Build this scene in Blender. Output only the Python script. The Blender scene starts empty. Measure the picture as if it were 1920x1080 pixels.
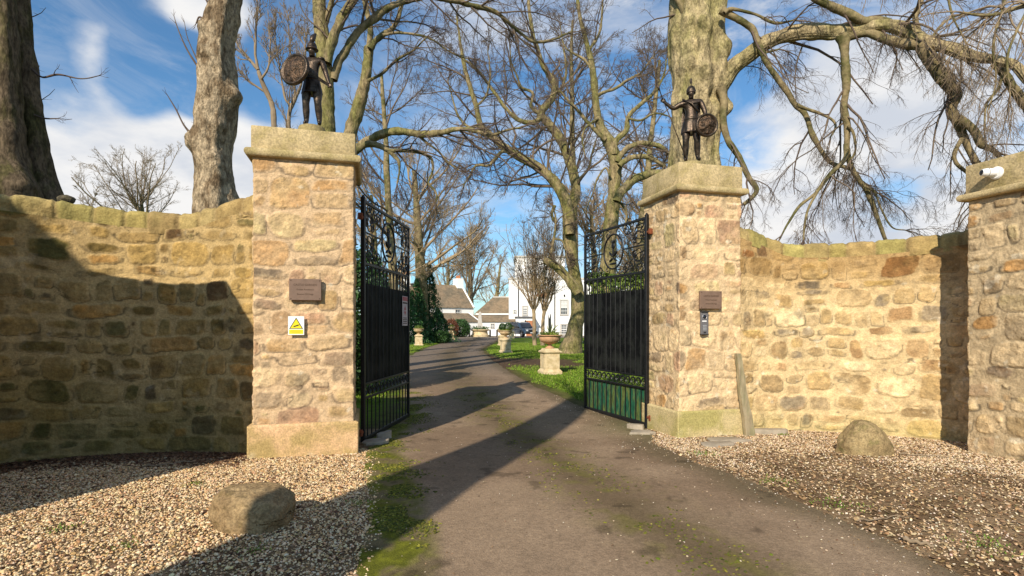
import bpy, bmesh, math, random
import numpy as np
from mathutils import Vector, Matrix
R = math.radians
SC = bpy.context.scene
COL = SC.collection

# ------------------------------------------------------------------ camera, sky, sun, exposure
cam = bpy.data.cameras.new('camera'); camo = bpy.data.objects.new('camera', cam); COL.objects.link(camo)
camo.location = (0, 0, 1.5); camo.rotation_euler = (R(90), 0, 0)
cam.sensor_width = 36; cam.lens = 36 * 1027 / 1920; cam.shift_y = 70 / 1920
cam.clip_start = 0.05; cam.clip_end = 4000
SC.camera = camo
SUN_EL = R(31); TRAVEL = R(20.5)                       # light travels away from the camera, 20 degrees to the right
sd = Vector((math.sin(TRAVEL) * math.cos(SUN_EL), math.cos(TRAVEL) * math.cos(SUN_EL), -math.sin(SUN_EL)))
sl = bpy.data.lights.new('sun', 'SUN'); sl.energy = 4.9; sl.angle = R(0.5); sl.color = (1.0, 0.89, 0.735)
slo = bpy.data.objects.new('sun', sl); COL.objects.link(slo); slo.rotation_euler = sd.to_track_quat('-Z', 'Y').to_euler()
slo.location = (-8, -20, 20)
SC.view_settings.view_transform = 'Standard'; SC.view_settings.look = 'None'
SC.view_settings.exposure = 0.2; SC.view_settings.gamma = 1

W = bpy.data.worlds.new('World'); SC.world = W; W.use_nodes = True
def build_world():
    nt = W.node_tree; N = nt.nodes; L = nt.links; N.clear()
    out = N.new('ShaderNodeOutputWorld'); bg = N.new('ShaderNodeBackground'); bg.inputs[1].default_value = 0.08
    L.new(bg.outputs[0], out.inputs[0])
    sky = N.new('ShaderNodeTexSky'); sky.sky_type = 'NISHITA'; sky.sun_disc = False
    sky.sun_elevation = SUN_EL; sky.sun_rotation = R(200); sky.air_density = 1.0; sky.dust_density = 0.4; sky.ozone_density = 2.0
    tc = N.new('ShaderNodeTexCoord')
    def vm(op, a, b=None):
        n = N.new('ShaderNodeVectorMath'); n.operation = op
        for i, v in enumerate((a, b)):
            if v is None: continue
            if isinstance(v, (tuple, list)): n.inputs[i].default_value = v
            else: L.new(v, n.inputs[i])
        return n
    def m(op, a, b=None, clamp=False):
        n = N.new('ShaderNodeMath'); n.operation = op; n.use_clamp = clamp
        for i, v in enumerate((a, b)):
            if v is None: continue
            if isinstance(v, (int, float)): n.inputs[i].default_value = v
            else: L.new(v, n.inputs[i])
        return n.outputs[0]
    def mr(v, a, b, c=0, d=1):
        n = N.new('ShaderNodeMapRange'); n.interpolation_type = 'SMOOTHSTEP'
        L.new(v, n.inputs[0])
        for i, x in enumerate((a, b, c, d)): n.inputs[i + 1].default_value = x
        return n.outputs[0]
    dirn = vm('NORMALIZE', tc.outputs['Generated']).outputs[0]
    sep = N.new('ShaderNodeSeparateXYZ'); L.new(dirn, sep.inputs[0])
    den = m('ADD', m('MAXIMUM', sep.outputs[2], 0.0), 0.28)
    comb = N.new('ShaderNodeCombineXYZ')
    L.new(m('DIVIDE', sep.outputs[0], den), comb.inputs[0]); L.new(m('DIVIDE', sep.outputs[1], den), comb.inputs[1])
    L.new(m('MULTIPLY', sep.outputs[2], 2.0), comb.inputs[2])
    def noise(scale, det, rough, off, dist=0.0):
        v = vm('ADD', comb.outputs[0], off).outputs[0]
        n = N.new('ShaderNodeTexNoise'); n.inputs['Scale'].default_value = scale; n.inputs['Detail'].default_value = det
        n.inputs['Roughness'].default_value = rough; n.inputs['Distortion'].default_value = dist
        L.new(v, n.inputs['Vector']); return n.outputs['Fac']
    big = noise(1.3, 9, 0.58, (3.1, 1.7, 0.3), 0.3)
    tot = big
    # cloud banks (positive) and clear gaps (negative), each a direction on the sky
    for px, py, rad, w in ((220, 300, 19, .44), (100, 300, 13, .34), (420, 330, 8, .3), (285, 20, 9, .30), (1610, 420, 16, .20), (1480, 440, 10, .14), (1720, 40, 14, .14),
                           (120, 60, 13, -.45), (440, 150, 6, -.42), (320, 150, 5.5, -.38), (40, 20, 12, -.3), (1150, 130, 14, -.10), (880, 390, 9, -.06),
                           (1420, 40, 7, -.12), (1640, 395, 4, -.14), (620, 80, 12, -.10), (1000, 300, 8, .06), (760, 200, 9, .08), (640, 430, 8, .05)):
        d = Vector(((px - 960) / 1027, 1, (610 - py) / 1027)).normalized()
        dp = N.new('ShaderNodeVectorMath'); dp.operation = 'DOT_PRODUCT'; L.new(dirn, dp.inputs[0]); dp.inputs[1].default_value = d
        f = mr(dp.outputs['Value'], math.cos(R(rad)), math.cos(R(rad * .25)), 0, w)
        tot = m('ADD', tot, f)
    low = mr(sep.outputs[2], 0.30, 0.0, 0, 0.10)
    tot = m('ADD', tot, low)
    thick = mr(tot, 0.52, 0.78)
    wisp = mr(noise(3.2, 10, 0.66, (7.0, 2.0, 1.0), 0.8), 0.40, 0.74, 0, 0.85)
    side = mr(sep.outputs[0], -0.35, 0.30, 0.30, 1.0)
    wisp = m('MULTIPLY', wisp, side)
    mask = m('MAXIMUM', thick, wisp, True)
    shade = noise(2.1, 6, 0.55, (11.0, 5.0, 0.0))
    ramp = N.new('ShaderNodeMix'); ramp.data_type = 'RGBA'
    ramp.inputs[6].default_value = (7.0, 7.5, 8.4, 1); ramp.inputs[7].default_value = (10.2, 10.1, 10.0, 1)
    L.new(mr(shade, 0.36, 0.58), ramp.inputs[0])
    tint = N.new('ShaderNodeMix'); tint.data_type = 'RGBA'; tint.blend_type = 'MULTIPLY'; tint.inputs[0].default_value = 1.0
    L.new(sky.outputs[0], tint.inputs[6]); tint.inputs[7].default_value = (.92, 1.38, 1.62, 1)
    mix = N.new('ShaderNodeMix'); mix.data_type = 'RGBA'
    L.new(mask, mix.inputs[0]); L.new(tint.outputs[2], mix.inputs[6]); L.new(ramp.outputs[2], mix.inputs[7])
    L.new(mix.outputs[2], bg.inputs[0])
build_world()
SC.cycles.max_bounces = 5; SC.cycles.diffuse_bounces = 3; SC.cycles.transparent_max_bounces = 6

# ------------------------------------------------------------------ helpers
def P(px, py, d): return np.array(((px - 960) / 1027 * d, d, 1.5 + (610 - py) / 1027 * d))

def tag(o, label=None, cat=None, group=None, kind=None):
    if label: o['label'] = label
    if cat: o['category'] = cat
    if group: o['group'] = group
    if kind: o['kind'] = kind
    return o
def thing(name, label, cat, loc=(0, 0, 0), rotz=0, group=None):
    o = bpy.data.objects.new(name, None); COL.objects.link(o); o.empty_display_size = 0.2
    o.location = loc; o.rotation_euler = (0, 0, rotz); return tag(o, label, cat, group)
def copy_tree(o, parent=None):
    c = o.copy(); COL.objects.link(c)
    if parent: c.parent = parent
    for ch in list(o.children): copy_tree(ch, c)
    return c

_T = np.random.default_rng(77).random((64, 64, 64)).astype(np.float32)
def vn3(p, f=1.0, off=0.0):
    q = np.asarray(p, dtype=np.float64) * f + off + 1000
    i = np.floor(q).astype(np.int64); t = q - i; t = t * t * (3 - 2 * t); i &= 63; j = (i + 1) & 63
    x0, y0, z0 = i[..., 0], i[..., 1], i[..., 2]; x1, y1, z1 = j[..., 0], j[..., 1], j[..., 2]
    tx, ty, tz = t[..., 0], t[..., 1], t[..., 2]
    a = _T[x0, y0, z0] * (1 - tx) + _T[x1, y0, z0] * tx; b = _T[x0, y1, z0] * (1 - tx) + _T[x1, y1, z0] * tx
    c = _T[x0, y0, z1] * (1 - tx) + _T[x1, y0, z1] * tx; d = _T[x0, y1, z1] * (1 - tx) + _T[x1, y1, z1] * tx
    return ((a * (1 - ty) + b * ty) * (1 - tz) + (c * (1 - ty) + d * ty) * tz) * 2 - 1
def fbm(p, f=1.0, o=4, off=0.0, g=0.5):
    s = 0; a = 1; n = 0
    for k in range(o):
        s = s + a * vn3(p, f * 2 ** k, off + 7.3 * k); n += a; a *= g
    return s / n
def fbm2(x, y, f=1.0, o=4, off=0.0, g=0.5): return fbm(np.stack([x, y, np.zeros_like(x)], -1), f, o, off, g)
def sstep(a, b, x):
    t = np.clip((x - a) / (b - a), 0, 1); return t * t * (3 - 2 * t)

def np_obj(name, V, F, mat, parent=None, col=None, smooth=True):
    V = np.asarray(V, dtype=np.float32).reshape(-1, 3); F = np.asarray(F, dtype=np.int32)
    k = F.shape[1]; me = bpy.data.meshes.new(name)
    me.vertices.add(len(V)); me.vertices.foreach_set('co', V.ravel())
    me.loops.add(F.size); me.loops.foreach_set('vertex_index', F.ravel())
    me.polygons.add(len(F)); me.polygons.foreach_set('loop_start', np.arange(0, F.size, k, dtype=np.int32))
    me.polygons.foreach_set('loop_total', np.full(len(F), k, dtype=np.int32))
    me.polygons.foreach_set('use_smooth', np.full(len(F), smooth, dtype=bool))
    me.update(calc_edges=True)
    if col is not None:
        c = np.ones((len(V), 4), dtype=np.float32); c[:, :3] = np.asarray(col).reshape(-1, 3)
        a = me.color_attributes.new('Col', 'FLOAT_COLOR', 'POINT'); a.data.foreach_set('color', c.ravel())
    me.materials.append(mat)
    o = bpy.data.objects.new(name, me); COL.objects.link(o)
    if parent is not None: o.parent = parent
    return o
def grid_faces(nr, nc, wrap=False):
    i = np.arange(nr - 1)[:, None]; j = np.arange(nc if wrap else nc - 1)[None, :]; j2 = (j + 1) % nc
    return np.stack([i * nc + j, i * nc + j2, (i + 1) * nc + j2, (i + 1) * nc + j], -1).reshape(-1, 4)

class MB:
    def __init__(s): s.v = []; s.f = []
    def add(s, V, F):
        n = len(s.v); s.v += [tuple(map(float, p)) for p in V]; s.f += [tuple(int(i) + n for i in f) for f in F]; return s
    def box(s, c, size, bev=0.0, rz=0.0, M=None, seg=1):
        bm = bmesh.new(); bmesh.ops.create_cube(bm, size=1)
        for v in bm.verts: v.co = Vector((v.co.x * size[0], v.co.y * size[1], v.co.z * size[2]))
        if bev > 0: bmesh.ops.bevel(bm, geom=bm.edges[:], offset=min(bev, min(size) * .45), segments=seg, affect='EDGES', profile=.5)
        T = Matrix.Translation(Vector(c)) @ Matrix.Rotation(rz, 4, 'Z')
        if M is not None: T = M @ T
        s.add([T @ v.co for v in bm.verts], [[v.index for v in f.verts] for f in (bm.verts.index_update(), bm.faces)[1]]); bm.free(); return s
    def tube(s, pts, rad, sides=8, caps=True, closed=False):
        p = np.array([tuple(q) for q in pts], float); n = len(p)
        r = np.full(n, rad) if np.isscalar(rad) else np.array(rad, float)
        t = np.roll(p, -1, 0) - np.roll(p, 1, 0) if closed else np.gradient(p, axis=0)
        t /= np.linalg.norm(t, axis=1)[:, None] + 1e-9
        m = np.abs(t).sum(0); ref = np.eye(3)[int(np.argmin(m))]
        a = np.cross(t, ref); a /= np.linalg.norm(a, axis=1)[:, None] + 1e-9; b = np.cross(t, a)
        th = np.arange(sides) / sides * 2 * math.pi
        V = p[:, None] + r[:, None, None] * (np.cos(th)[None, :, None] * a[:, None] + np.sin(th)[None, :, None] * b[:, None])
        F = []
        for i in range(n if closed else n - 1):
            i2 = (i + 1) % n
            for k in range(sides):
                k2 = (k + 1) % sides; F.append((i * sides + k, i * sides + k2, i2 * sides + k2, i2 * sides + k))
        if caps and not closed: F.append(tuple(range(sides))[::-1]); F.append(tuple((n - 1) * sides + k for k in range(sides)))
        return s.add(V.reshape(-1, 3), F)
    def lathe(s, prof, c=(0, 0, 0), n=24, M=None, square=False, flute=None):
        V = []
        for (r, z) in prof:
            for k in range(n):
                a = 2 * math.pi * (k + .5 * square) / n; q = 1.0
                if flute: q = 1 + flute * math.cos(a * n / 4 * 1.0) * (1 if r > .02 else 0)
                V.append(Vector((c[0] + r * q * math.cos(a), c[1] + r * q * math.sin(a), c[2] + z)))
        if M is not None: V = [M @ v for v in V]
        F = [(i * n + k, i * n + (k + 1) % n, (i + 1) * n + (k + 1) % n, (i + 1) * n + k) for i in range(len(prof) - 1) for k in range(n)]
        F.append(tuple(range(n))[::-1]); F.append(tuple((len(prof) - 1) * n + k for k in range(n)))
        return s.add(V, F)
    def build(s, name, mat, parent=None, smooth=False, auto=None):
        me = bpy.data.meshes.new(name); me.from_pydata(s.v, [], s.f); me.materials.append(mat); me.update()
        if smooth: me.polygons.foreach_set('use_smooth', [True] * len(me.polygons))
        if auto is not None:
            me.polygons.foreach_set('use_smooth', [True] * len(me.polygons)); me.set_sharp_from_angle(angle=R(auto))
        o = bpy.data.objects.new(name, me); COL.objects.link(o)
        if parent is not None: o.parent = parent
        return o

def mat(name, col=(.5, .5, .5), rough=.8, spec=.3, metal=0.0, attr=False, var=0.0, vscale=8.0, bump=0.0, bscale=30.0, bdist=0.01, col2=None, c2scale=3.0, c2lo=.45, c2hi=.6, coat=0.0, stretch=None, det=6, speck=0.0, sscale=160.0):
    m = bpy.data.materials.new(name); m.use_nodes = True; nt = m.node_tree; N = nt.nodes; L = nt.links
    b = N['Principled BSDF']; b.inputs['Roughness'].default_value = rough; b.inputs['Metallic'].default_value = metal
    b.inputs['Specular IOR Level'].default_value = spec; b.inputs['Coat Weight'].default_value = coat
    tc = N.new('ShaderNodeTexCoord'); co = tc.outputs['Object']
    if stretch:
        mp = N.new('ShaderNodeMapping'); mp.inputs['Scale'].default_value = stretch; L.new(co, mp.inputs[0]); co = mp.outputs[0]
    def noise(sc, d=det):
        n = N.new('ShaderNodeTexNoise'); n.inputs['Scale'].default_value = sc; n.inputs['Detail'].default_value = d
        n.inputs['Roughness'].default_value = .62; L.new(co, n.inputs['Vector']); return n.outputs['Fac']
    def mr(v, a, bb, c, d):
        n = N.new('ShaderNodeMapRange'); L.new(v, n.inputs[0])
        for i, x in enumerate((a, bb, c, d)): n.inputs[i + 1].default_value = x
        return n.outputs[0]
    if attr:
        a = N.new('ShaderNodeAttribute'); a.attribute_name = 'Col'; c = a.outputs['Color']
    else:
        r = N.new('ShaderNodeRGB'); r.outputs[0].default_value = (*col, 1); c = r.outputs[0]
    if col2 is not None:
        mx = N.new('ShaderNodeMix'); mx.data_type = 'RGBA'; L.new(mr(noise(c2scale), c2lo, c2hi, 0, 1), mx.inputs[0])
        L.new(c, mx.inputs[6]); mx.inputs[7].default_value = (*col2, 1); c = mx.outputs[2]
    if var > 0:
        mx = N.new('ShaderNodeVectorMath'); mx.operation = 'SCALE'; L.new(c, mx.inputs[0])
        L.new(mr(noise(vscale), .3, .7, 1 - var, 1 + var), mx.inputs['Scale']); c = mx.outputs[0]
    if speck > 0:
        mx = N.new('ShaderNodeVectorMath'); mx.operation = 'SCALE'; L.new(c, mx.inputs[0])
        L.new(mr(noise(sscale, 2), .36, .64, 1 - speck, 1 + speck), mx.inputs['Scale']); c = mx.outputs[0]
    L.new(c, b.inputs['Base Color'])
    if bump > 0:
        bp = N.new('ShaderNodeBump'); bp.inputs['Strength'].default_value = bump; bp.inputs['Distance'].default_value = bdist
        L.new(noise(bscale, 8), bp.inputs['Height']); L.new(bp.outputs[0], b.inputs['Normal'])
    return m

M = dict(
    masonry=mat('masonry', attr=True, rough=.92, spec=.12, var=.24, vscale=11, bump=1.0, bscale=26, bdist=.016, speck=.13, sscale=48, det=10),
    ashlar=mat('ashlar', attr=True, rough=.9, spec=.15, var=.16, vscale=20, speck=.2, sscale=50, bump=.7, bscale=70, bdist=.006),
    cap=mat('cap_stone', (.49, .385, .21), rough=.9, spec=.15, col2=(.34, .27, .125), c2scale=4.5, c2lo=.46, c2hi=.62, var=.22, vscale=18, speck=.2, sscale=45, bump=.7, bscale=40, bdist=.010),
    bark=mat('beech_bark', (.25, .195, .105), rough=.9, spec=.12, col2=(.17, .155, .055), c2scale=2.2, c2lo=.42, c2hi=.58, var=.55, vscale=9, speck=.25, sscale=30, bump=1.0, bscale=9, bdist=.06, stretch=(1, 1, .45)),
    bark_dark=mat('dark_bark', (.12, .088, .055), rough=.92, spec=.1, col2=(.07, .06, .025), c2scale=3, c2lo=.46, c2hi=.58, var=.5, vscale=9, speck=.35, sscale=26, bump=.9, bscale=12, bdist=.03, stretch=(1, 1, .4)),
    bark_pollard=mat('pollard_bark', (.36, .28, .18), rough=.92, spec=.1, col2=(.17, .12, .07), c2scale=5, c2lo=.48, c2hi=.6, var=.5, vscale=12, speck=.35, sscale=30, bump=1.0, bscale=11, bdist=.09, stretch=(1, 1, .5)),
    bark_great=mat('great_beech_bark', (.36, .285, .16), rough=.9, spec=.12, col2=(.23, .20, .08), c2scale=2.2, c2lo=.44, c2hi=.66, var=.55, vscale=8, bump=1.0, bscale=7, bdist=.10, stretch=(1, 1, .6), speck=.3, sscale=34),
    limb=mat('limb_bark', (.25, .195, .105), rough=.9, spec=.12, col2=(.10, .095, .035), c2scale=2.2, var=.45, vscale=9, bump=.9, bscale=16, bdist=.02),
    twig=mat('twig_bark', (.155, .115, .08), rough=.85, spec=.2, col2=(.10, .07, .055), c2scale=.8),
    twig_pale=mat('pale_twig', (.27, .205, .135), rough=.85, spec=.15, col2=(.19, .14, .09), c2scale=1.0),
    twig_warm=mat('warm_twig', (.36, .265, .155), rough=.85, spec=.15, col2=(.24, .175, .115), c2scale=.6),
    iron=mat('black_iron', (.010, .010, .011), rough=.42, spec=.35, var=.5, vscale=20, bump=.15, bscale=60, bdist=.002),
    panel=mat('black_panel', (.006, .0065, .007), rough=.6, spec=.04, col2=(.02, .022, .02), c2scale=3, bump=.1, bscale=5, bdist=.01),
    green=mat('green_sheet', (.014, .09, .05), rough=.6, spec=.3, col2=(.10, .13, .035), c2scale=3.0, c2lo=.44, c2hi=.60, var=.6, vscale=9, stretch=(4, 4, 1)),
    rust=mat('rusty_iron', (.20, .06, .025), rough=.9, var=.4, vscale=30, bump=.3, bscale=50, bdist=.004),
    bronze=mat('bronze', (.085, .06, .042), rough=.40, metal=.75, spec=.5, col2=(.035, .028, .02), c2scale=7, var=.35, vscale=22, bump=.5, bscale=38, bdist=.008),
    bronze_relief=mat('bronze_relief', (.12, .075, .045), rough=.45, metal=.75, spec=.5, col2=(.04, .028, .018), c2scale=16, c2lo=.45, c2hi=.55, bump=1.0, bscale=22, bdist=.02),
    drum=mat('lichen_drum', (.30, .24, .11), rough=.9, var=.3, vscale=25, bump=.5, bscale=60),
    white=mat('white_render', (.83, .82, .80), rough=.9, spec=.1, var=.04, vscale=1.5),
    whitepaint=mat('white_paint', (.8, .8, .78), rough=.5),
    slate=mat('roof_slate', (.24, .175, .11), rough=.9, col2=(.17, .135, .09), c2scale=.7, var=.25, vscale=3, bump=.4, bscale=6, bdist=.05),
    ridge=mat('pale_ridge', (.55, .52, .47), rough=.9),
    glass=mat('window_glass', (.03, .035, .045), rough=.08, spec=.7),
    frame=mat('stone_margin', (.45, .42, .38), rough=.8),
    blind=mat('window_blind', (.5, .5, .48), rough=.8),
    clay=mat('clay_pot', (.42, .17, .08), rough=.8),
    urn=mat('urn_stone', (.58, .43, .25), rough=.9, col2=(.42, .27, .14), c2scale=6, var=.15, vscale=18, bump=.4, bscale=50, bdist=.01),
    terracotta=mat('terracotta', (.55, .32, .18), rough=.9, col2=(.38, .24, .13), c2scale=9, var=.2, vscale=18, bump=.4, bscale=40, bdist=.01),
    pale=mat('pale_pedestal', (.66, .53, .33), rough=.9, col2=(.52, .40, .22), c2scale=5, var=.12, vscale=16, bump=.4, bscale=40, bdist=.01),
    leaf=mat('dark_leaf', (.028, .07, .016), rough=.5, spec=.35, col2=(.05, .12, .03), c2scale=3, var=.4, vscale=20),
    leaf_con=mat('conifer_leaf', (.03, .09, .028), rough=.6, spec=.3, col2=(.06, .15, .04), c2scale=2, var=.4, vscale=9),
    leaf_hedge=mat('hedge_leaf', (.07, .12, .02), rough=.6, spec=.3, col2=(.18, .23, .035), c2scale=2, var=.4, vscale=9),
    leaf_red=mat('russet_leaf', (.16, .06, .03), rough=.7, var=.4, vscale=9),
    spike=mat('spiky_leaf', (.03, .035, .03), rough=.5, var=.4, vscale=9),
    dry=mat('dry_leaf', (.30, .20, .09), rough=.8, var=.4, vscale=9),
    boulder=mat('boulder_stone', attr=True, rough=.9, spec=.15, var=.25, vscale=16, speck=.25, sscale=60, bump=.9, bscale=45, bdist=.012),
    slab=mat('slab_stone', (.34, .29, .22), rough=.9, var=.25, vscale=9, bump=.4, bscale=40, bdist=.008),
    plank=mat('weathered_plank', (.33, .27, .17), rough=.9, col2=(.22, .20, .11), c2scale=4, var=.3, vscale=9, bump=.5, bscale=25, bdist=.006, stretch=(3, 3, .5)),
    plaque=mat('plaque_bronze', (.19, .125, .09), rough=.55, spec=.3, var=.15, vscale=12),
    letter=mat('dark_letter', (.07, .04, .025), rough=.7),
    signwhite=mat('sign_white', (.85, .85, .83), rough=.4), yellow=mat('sign_yellow', (.80, .66, .02), rough=.45), black=mat('sign_black', (.015, .015, .015), rough=.5),
    pinksign=mat('sign_faded', (.55, .47, .47), rough=.5, var=.1, vscale=20), redsign=mat('sign_red', (.42, .08, .10), rough=.5),
    grey=mat('device_grey', (.13, .125, .13), rough=.4, spec=.5), steel=mat('steel', (.55, .55, .56), rough=.3, metal=.6), lens=mat('lens_black', (.01, .01, .012), rough=.08, spec=.8),
    camwhite=mat('camera_white', (.8, .8, .79), rough=.35), carpaint=mat('car_paint', (.035, .055, .085), rough=.25, spec=.6, coat=.6), tyre=mat('tyre_rubber', (.015, .015, .015), rough=.9),
    rim=mat('alloy', (.4, .4, .42), rough=.35, metal=.7), lamp=mat('headlamp', (.6, .62, .65), rough=.15, spec=.8), cgrey=mat('car_trim', (.02, .02, .022), rough=.6),
    soil=mat('soil', (.10, .07, .045), rough=.95, var=.4, vscale=12, bump=.6, bscale=50, bdist=.02),
    pebble=mat('pebble', attr=True, rough=.85, spec=.2), litter=mat('litter', attr=True, rough=.8, spec=.2),
    ground=mat('ground_cover', attr=True, rough=.95, spec=.08, var=.35, vscale=6, bump=.9, bscale=30, bdist=.06),
    drive=mat('tarmac', attr=True, rough=.93, spec=.12, var=.20, vscale=28, bump=.9, bscale=90, bdist=.010, det=10, speck=.15, sscale=75),
    grass=mat('grass_blade', attr=True, rough=.6, spec=.2), moss=mat('moss', attr=True, rough=.95),
)
def gz(y): return -0.125 * np.exp(-((np.asarray(y, float) - 8.8) / 2.7) ** 2)
def gf(y): return float(gz(y))
# ------------------------------------------------------------------ ground, drive, gravel
def ycoords():
    return np.unique(np.round(np.concatenate([np.arange(-60, -8, 4.), np.arange(-8, 2.6, .25), np.arange(2.6, 13, .045), np.arange(13, 30, .15), np.arange(30, 90, .8), np.arange(90, 300, 15), np.arange(300, 1501, 100)]), 3))
YC = ycoords()
LEFT_E = np.array([(-60, .5), (-8, .2), (0, -.35), (3.3, -.93), (5.0, -1.3), (6.6, -1.75), (7.6, -1.95), (9.8, -1.95), (12, -2.5), (17, -3.35), (26, -4.9), (36, -5.6), (50, -6.0), (64, -6.2), (72, -8.0)])
RIGHT_E = np.array([(-60, 3.6), (-8, 3.4), (0, 3.1), (3.3, 2.62), (4.3, 2.50), (5.3, 2.30), (6.2, 2.1), (7.4, 1.85), (8.3, 2.1), (9.3, 1.9), (10.4, 1.45), (11.2, 1.15), (13.7, .5), (18, -.15), (24, -.9), (34, -1.9), (50, -1.5), (64, -1.2), (72, 6.0)])
def edge(E, y, amp=.06, f=1.3, off=0.):
    y = np.asarray(y, float); x = np.interp(y, E[:, 0], E[:, 1])
    return x + amp * fbm2(y, y * 0 + off, f, 4) * np.clip(2.0 - y * 0 , 0, 1) * 2
def grid_sheet(name, xs_fn, ys, mat_, colfn, dz, ncol, bumpy=None):
    X = np.stack([xs_fn(y) for y in ys]); Y = np.repeat(ys[:, None], ncol, 1); Z = gz(Y) + dz
    if bumpy is not None: Z = Z + bumpy(X, Y)
    V = np.stack([X, Y, Z], -1); c = colfn(X, Y)
    return np_obj(name, V.reshape(-1, 3), grid_faces(len(ys), ncol), mat_, col=c.reshape(-1, 3))
def mixc(a, b, t): return np.asarray(a) * (1 - t[..., None]) + np.asarray(b) * t[..., None]
def lawn_col(X, Y):
    n = fbm2(X, Y, .5, 5, 3.); n2 = fbm2(X, Y, 4, 3, 9.)
    c = mixc((.09, .15, .012), (.14, .22, .02), sstep(-.3, .35, n)); c = mixc(c, (.17, .16, .05), sstep(.25, .6, n2) * .5)
    # worn earth beside the drive
    rx = edge(RIGHT_E, Y, .0); dr = X - rx
    patch = np.exp(-(((Y - 22.5 + .25 * X) / 3.1) ** 2)) * sstep(4.0, 1.5, X + .6 * n2) * (dr > -.5)
    near = sstep(.75, .1, dr + .35 * n) * (dr > -.5) * (Y > 8)
    c = mixc(c, (.115, .075, .045), np.clip(patch * 1.6 * sstep(-.5, .1, n + .35) + near * .8, 0, 1))
    lx = edge(LEFT_E, Y, .0); c = mixc(c, (.11, .085, .045), sstep(.5, .1, lx - X + .3 * n) * (lx > X) * .8)
    # soil bed in front of and under the walls
    return mixc(c, (.11, .075, .045), sstep(9.0, 8.2, Y))
xs_l = np.concatenate([-np.geomspace(1500, 14, 26), np.arange(-13.5, 13.6, .25), np.geomspace(14, 1500, 26)])
tag(grid_sheet('ground', lambda y: xs_l, YC, M['ground'], lawn_col, 0., len(xs_l)), kind='structure')

def drive_col(X, Y):
    L = edge(LEFT_E, Y, .06); Rr = edge(RIGHT_E, Y, .06, off=5.); n = fbm2(X, Y, 1.2, 5, 2.); n2 = fbm2(X, Y, 7, 4, 6.); n3 = fbm2(X * 2, Y, 22, 2, 1.)
    c = mixc((.245, .170, .108), (.315, .225, .145), sstep(-.3, .3, n)); c = c * (1 + .16 * n2[..., None])
    far = sstep(13, 22, Y); c = mixc(c, (.20, .155, .115), far)
    # damp brown stain and moss: the crown of the drive and its left margin
    cx = np.interp(Y, [-8, 3.3, 5.3, 8.5, 11.7, 16, 30, 60], [2.6, 1.38, .72, .05, -.75, -1.6, -3.4, -4]); wd = np.interp(Y, [3.3, 8, 12, 30], [.36, .42, .6, .6])
    cm = np.exp(-((X - cx + .18 * n) / wd) ** 2)
    c = mixc(c, (.115, .083, .04), np.clip(cm * 1.0 * sstep(-.6, .2, n + .2), 0, 1) * .75)
    c = mixc(c, (.15, .145, .02), cm * sstep(-.0, .35, n2 + .25 * n) * .5 * sstep(20, 12, Y))
    wl = np.interp(Y, [3, 6.6, 9, 12], [.50, .42, .3, .15]); dl = X - L
    lm = sstep(wl + .12, wl - .14, dl + .12 * n) * (Y < 14)
    c = mixc(c, (.14, .115, .05), lm * .8); c = mixc(c, (.115, .125, .010), lm * sstep(-.25, .15, n2 + .35 * n) * .92); c = mixc(c, (.26, .27, .02), lm * sstep(.1, .4, n3 + .4 * n2) * .3)
    dr = Rr - X; rm = sstep(.5, .05, dr + .25 * n); c = mixc(c, (.13, .10, .055), rm * .75)
    gate = np.exp(-((Y - 8.6) / .9) ** 2) * sstep(.9, 2.1, X + .2 * n); c = mixc(c, (.12, .125, .05), gate * .7)
    spots = sstep(.40, .5, fbm2(X * .8, Y, 5.5, 4, 31.)); c = c * (1 - .4 * spots[..., None]); ck = np.abs(fbm2(X, Y, .8, 4, 71.)); cr = np.exp(-(ck / .006) ** 2) * sstep(.0, .3, fbm2(X, Y, .6, 2, 75.)); c = c * (1 - .45 * cr[..., None])
    c = c * (1 + .10 * n3[..., None]); return np.clip(c, .01, 1)
NC = 110
def drive_x(y):
    l = float(edge(LEFT_E, y, .06)); r = float(edge(RIGHT_E, y, .06, off=5.))
    t = np.linspace(0, 1, NC); return l + (r - l) * t
yd = YC[(YC >= -60) & (YC <= 72)]
tag(grid_sheet('driveway', drive_x, yd, M['drive'], drive_col, .012, NC, lambda X, Y: .006 * fbm2(X, Y, 1.5, 3)), kind='structure')
# forecourt in front of the house
def fc_x(y): return np.linspace(-16, 30, 24)
yf = YC[(YC >= 66) & (YC <= 84)]
tag(grid_sheet('forecourt_path', fc_x, yf, M['drive'], lambda X, Y: np.broadcast_to((.26, .22, .17), X.shape + (3,)).copy(), .02, 24), kind='structure')

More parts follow.
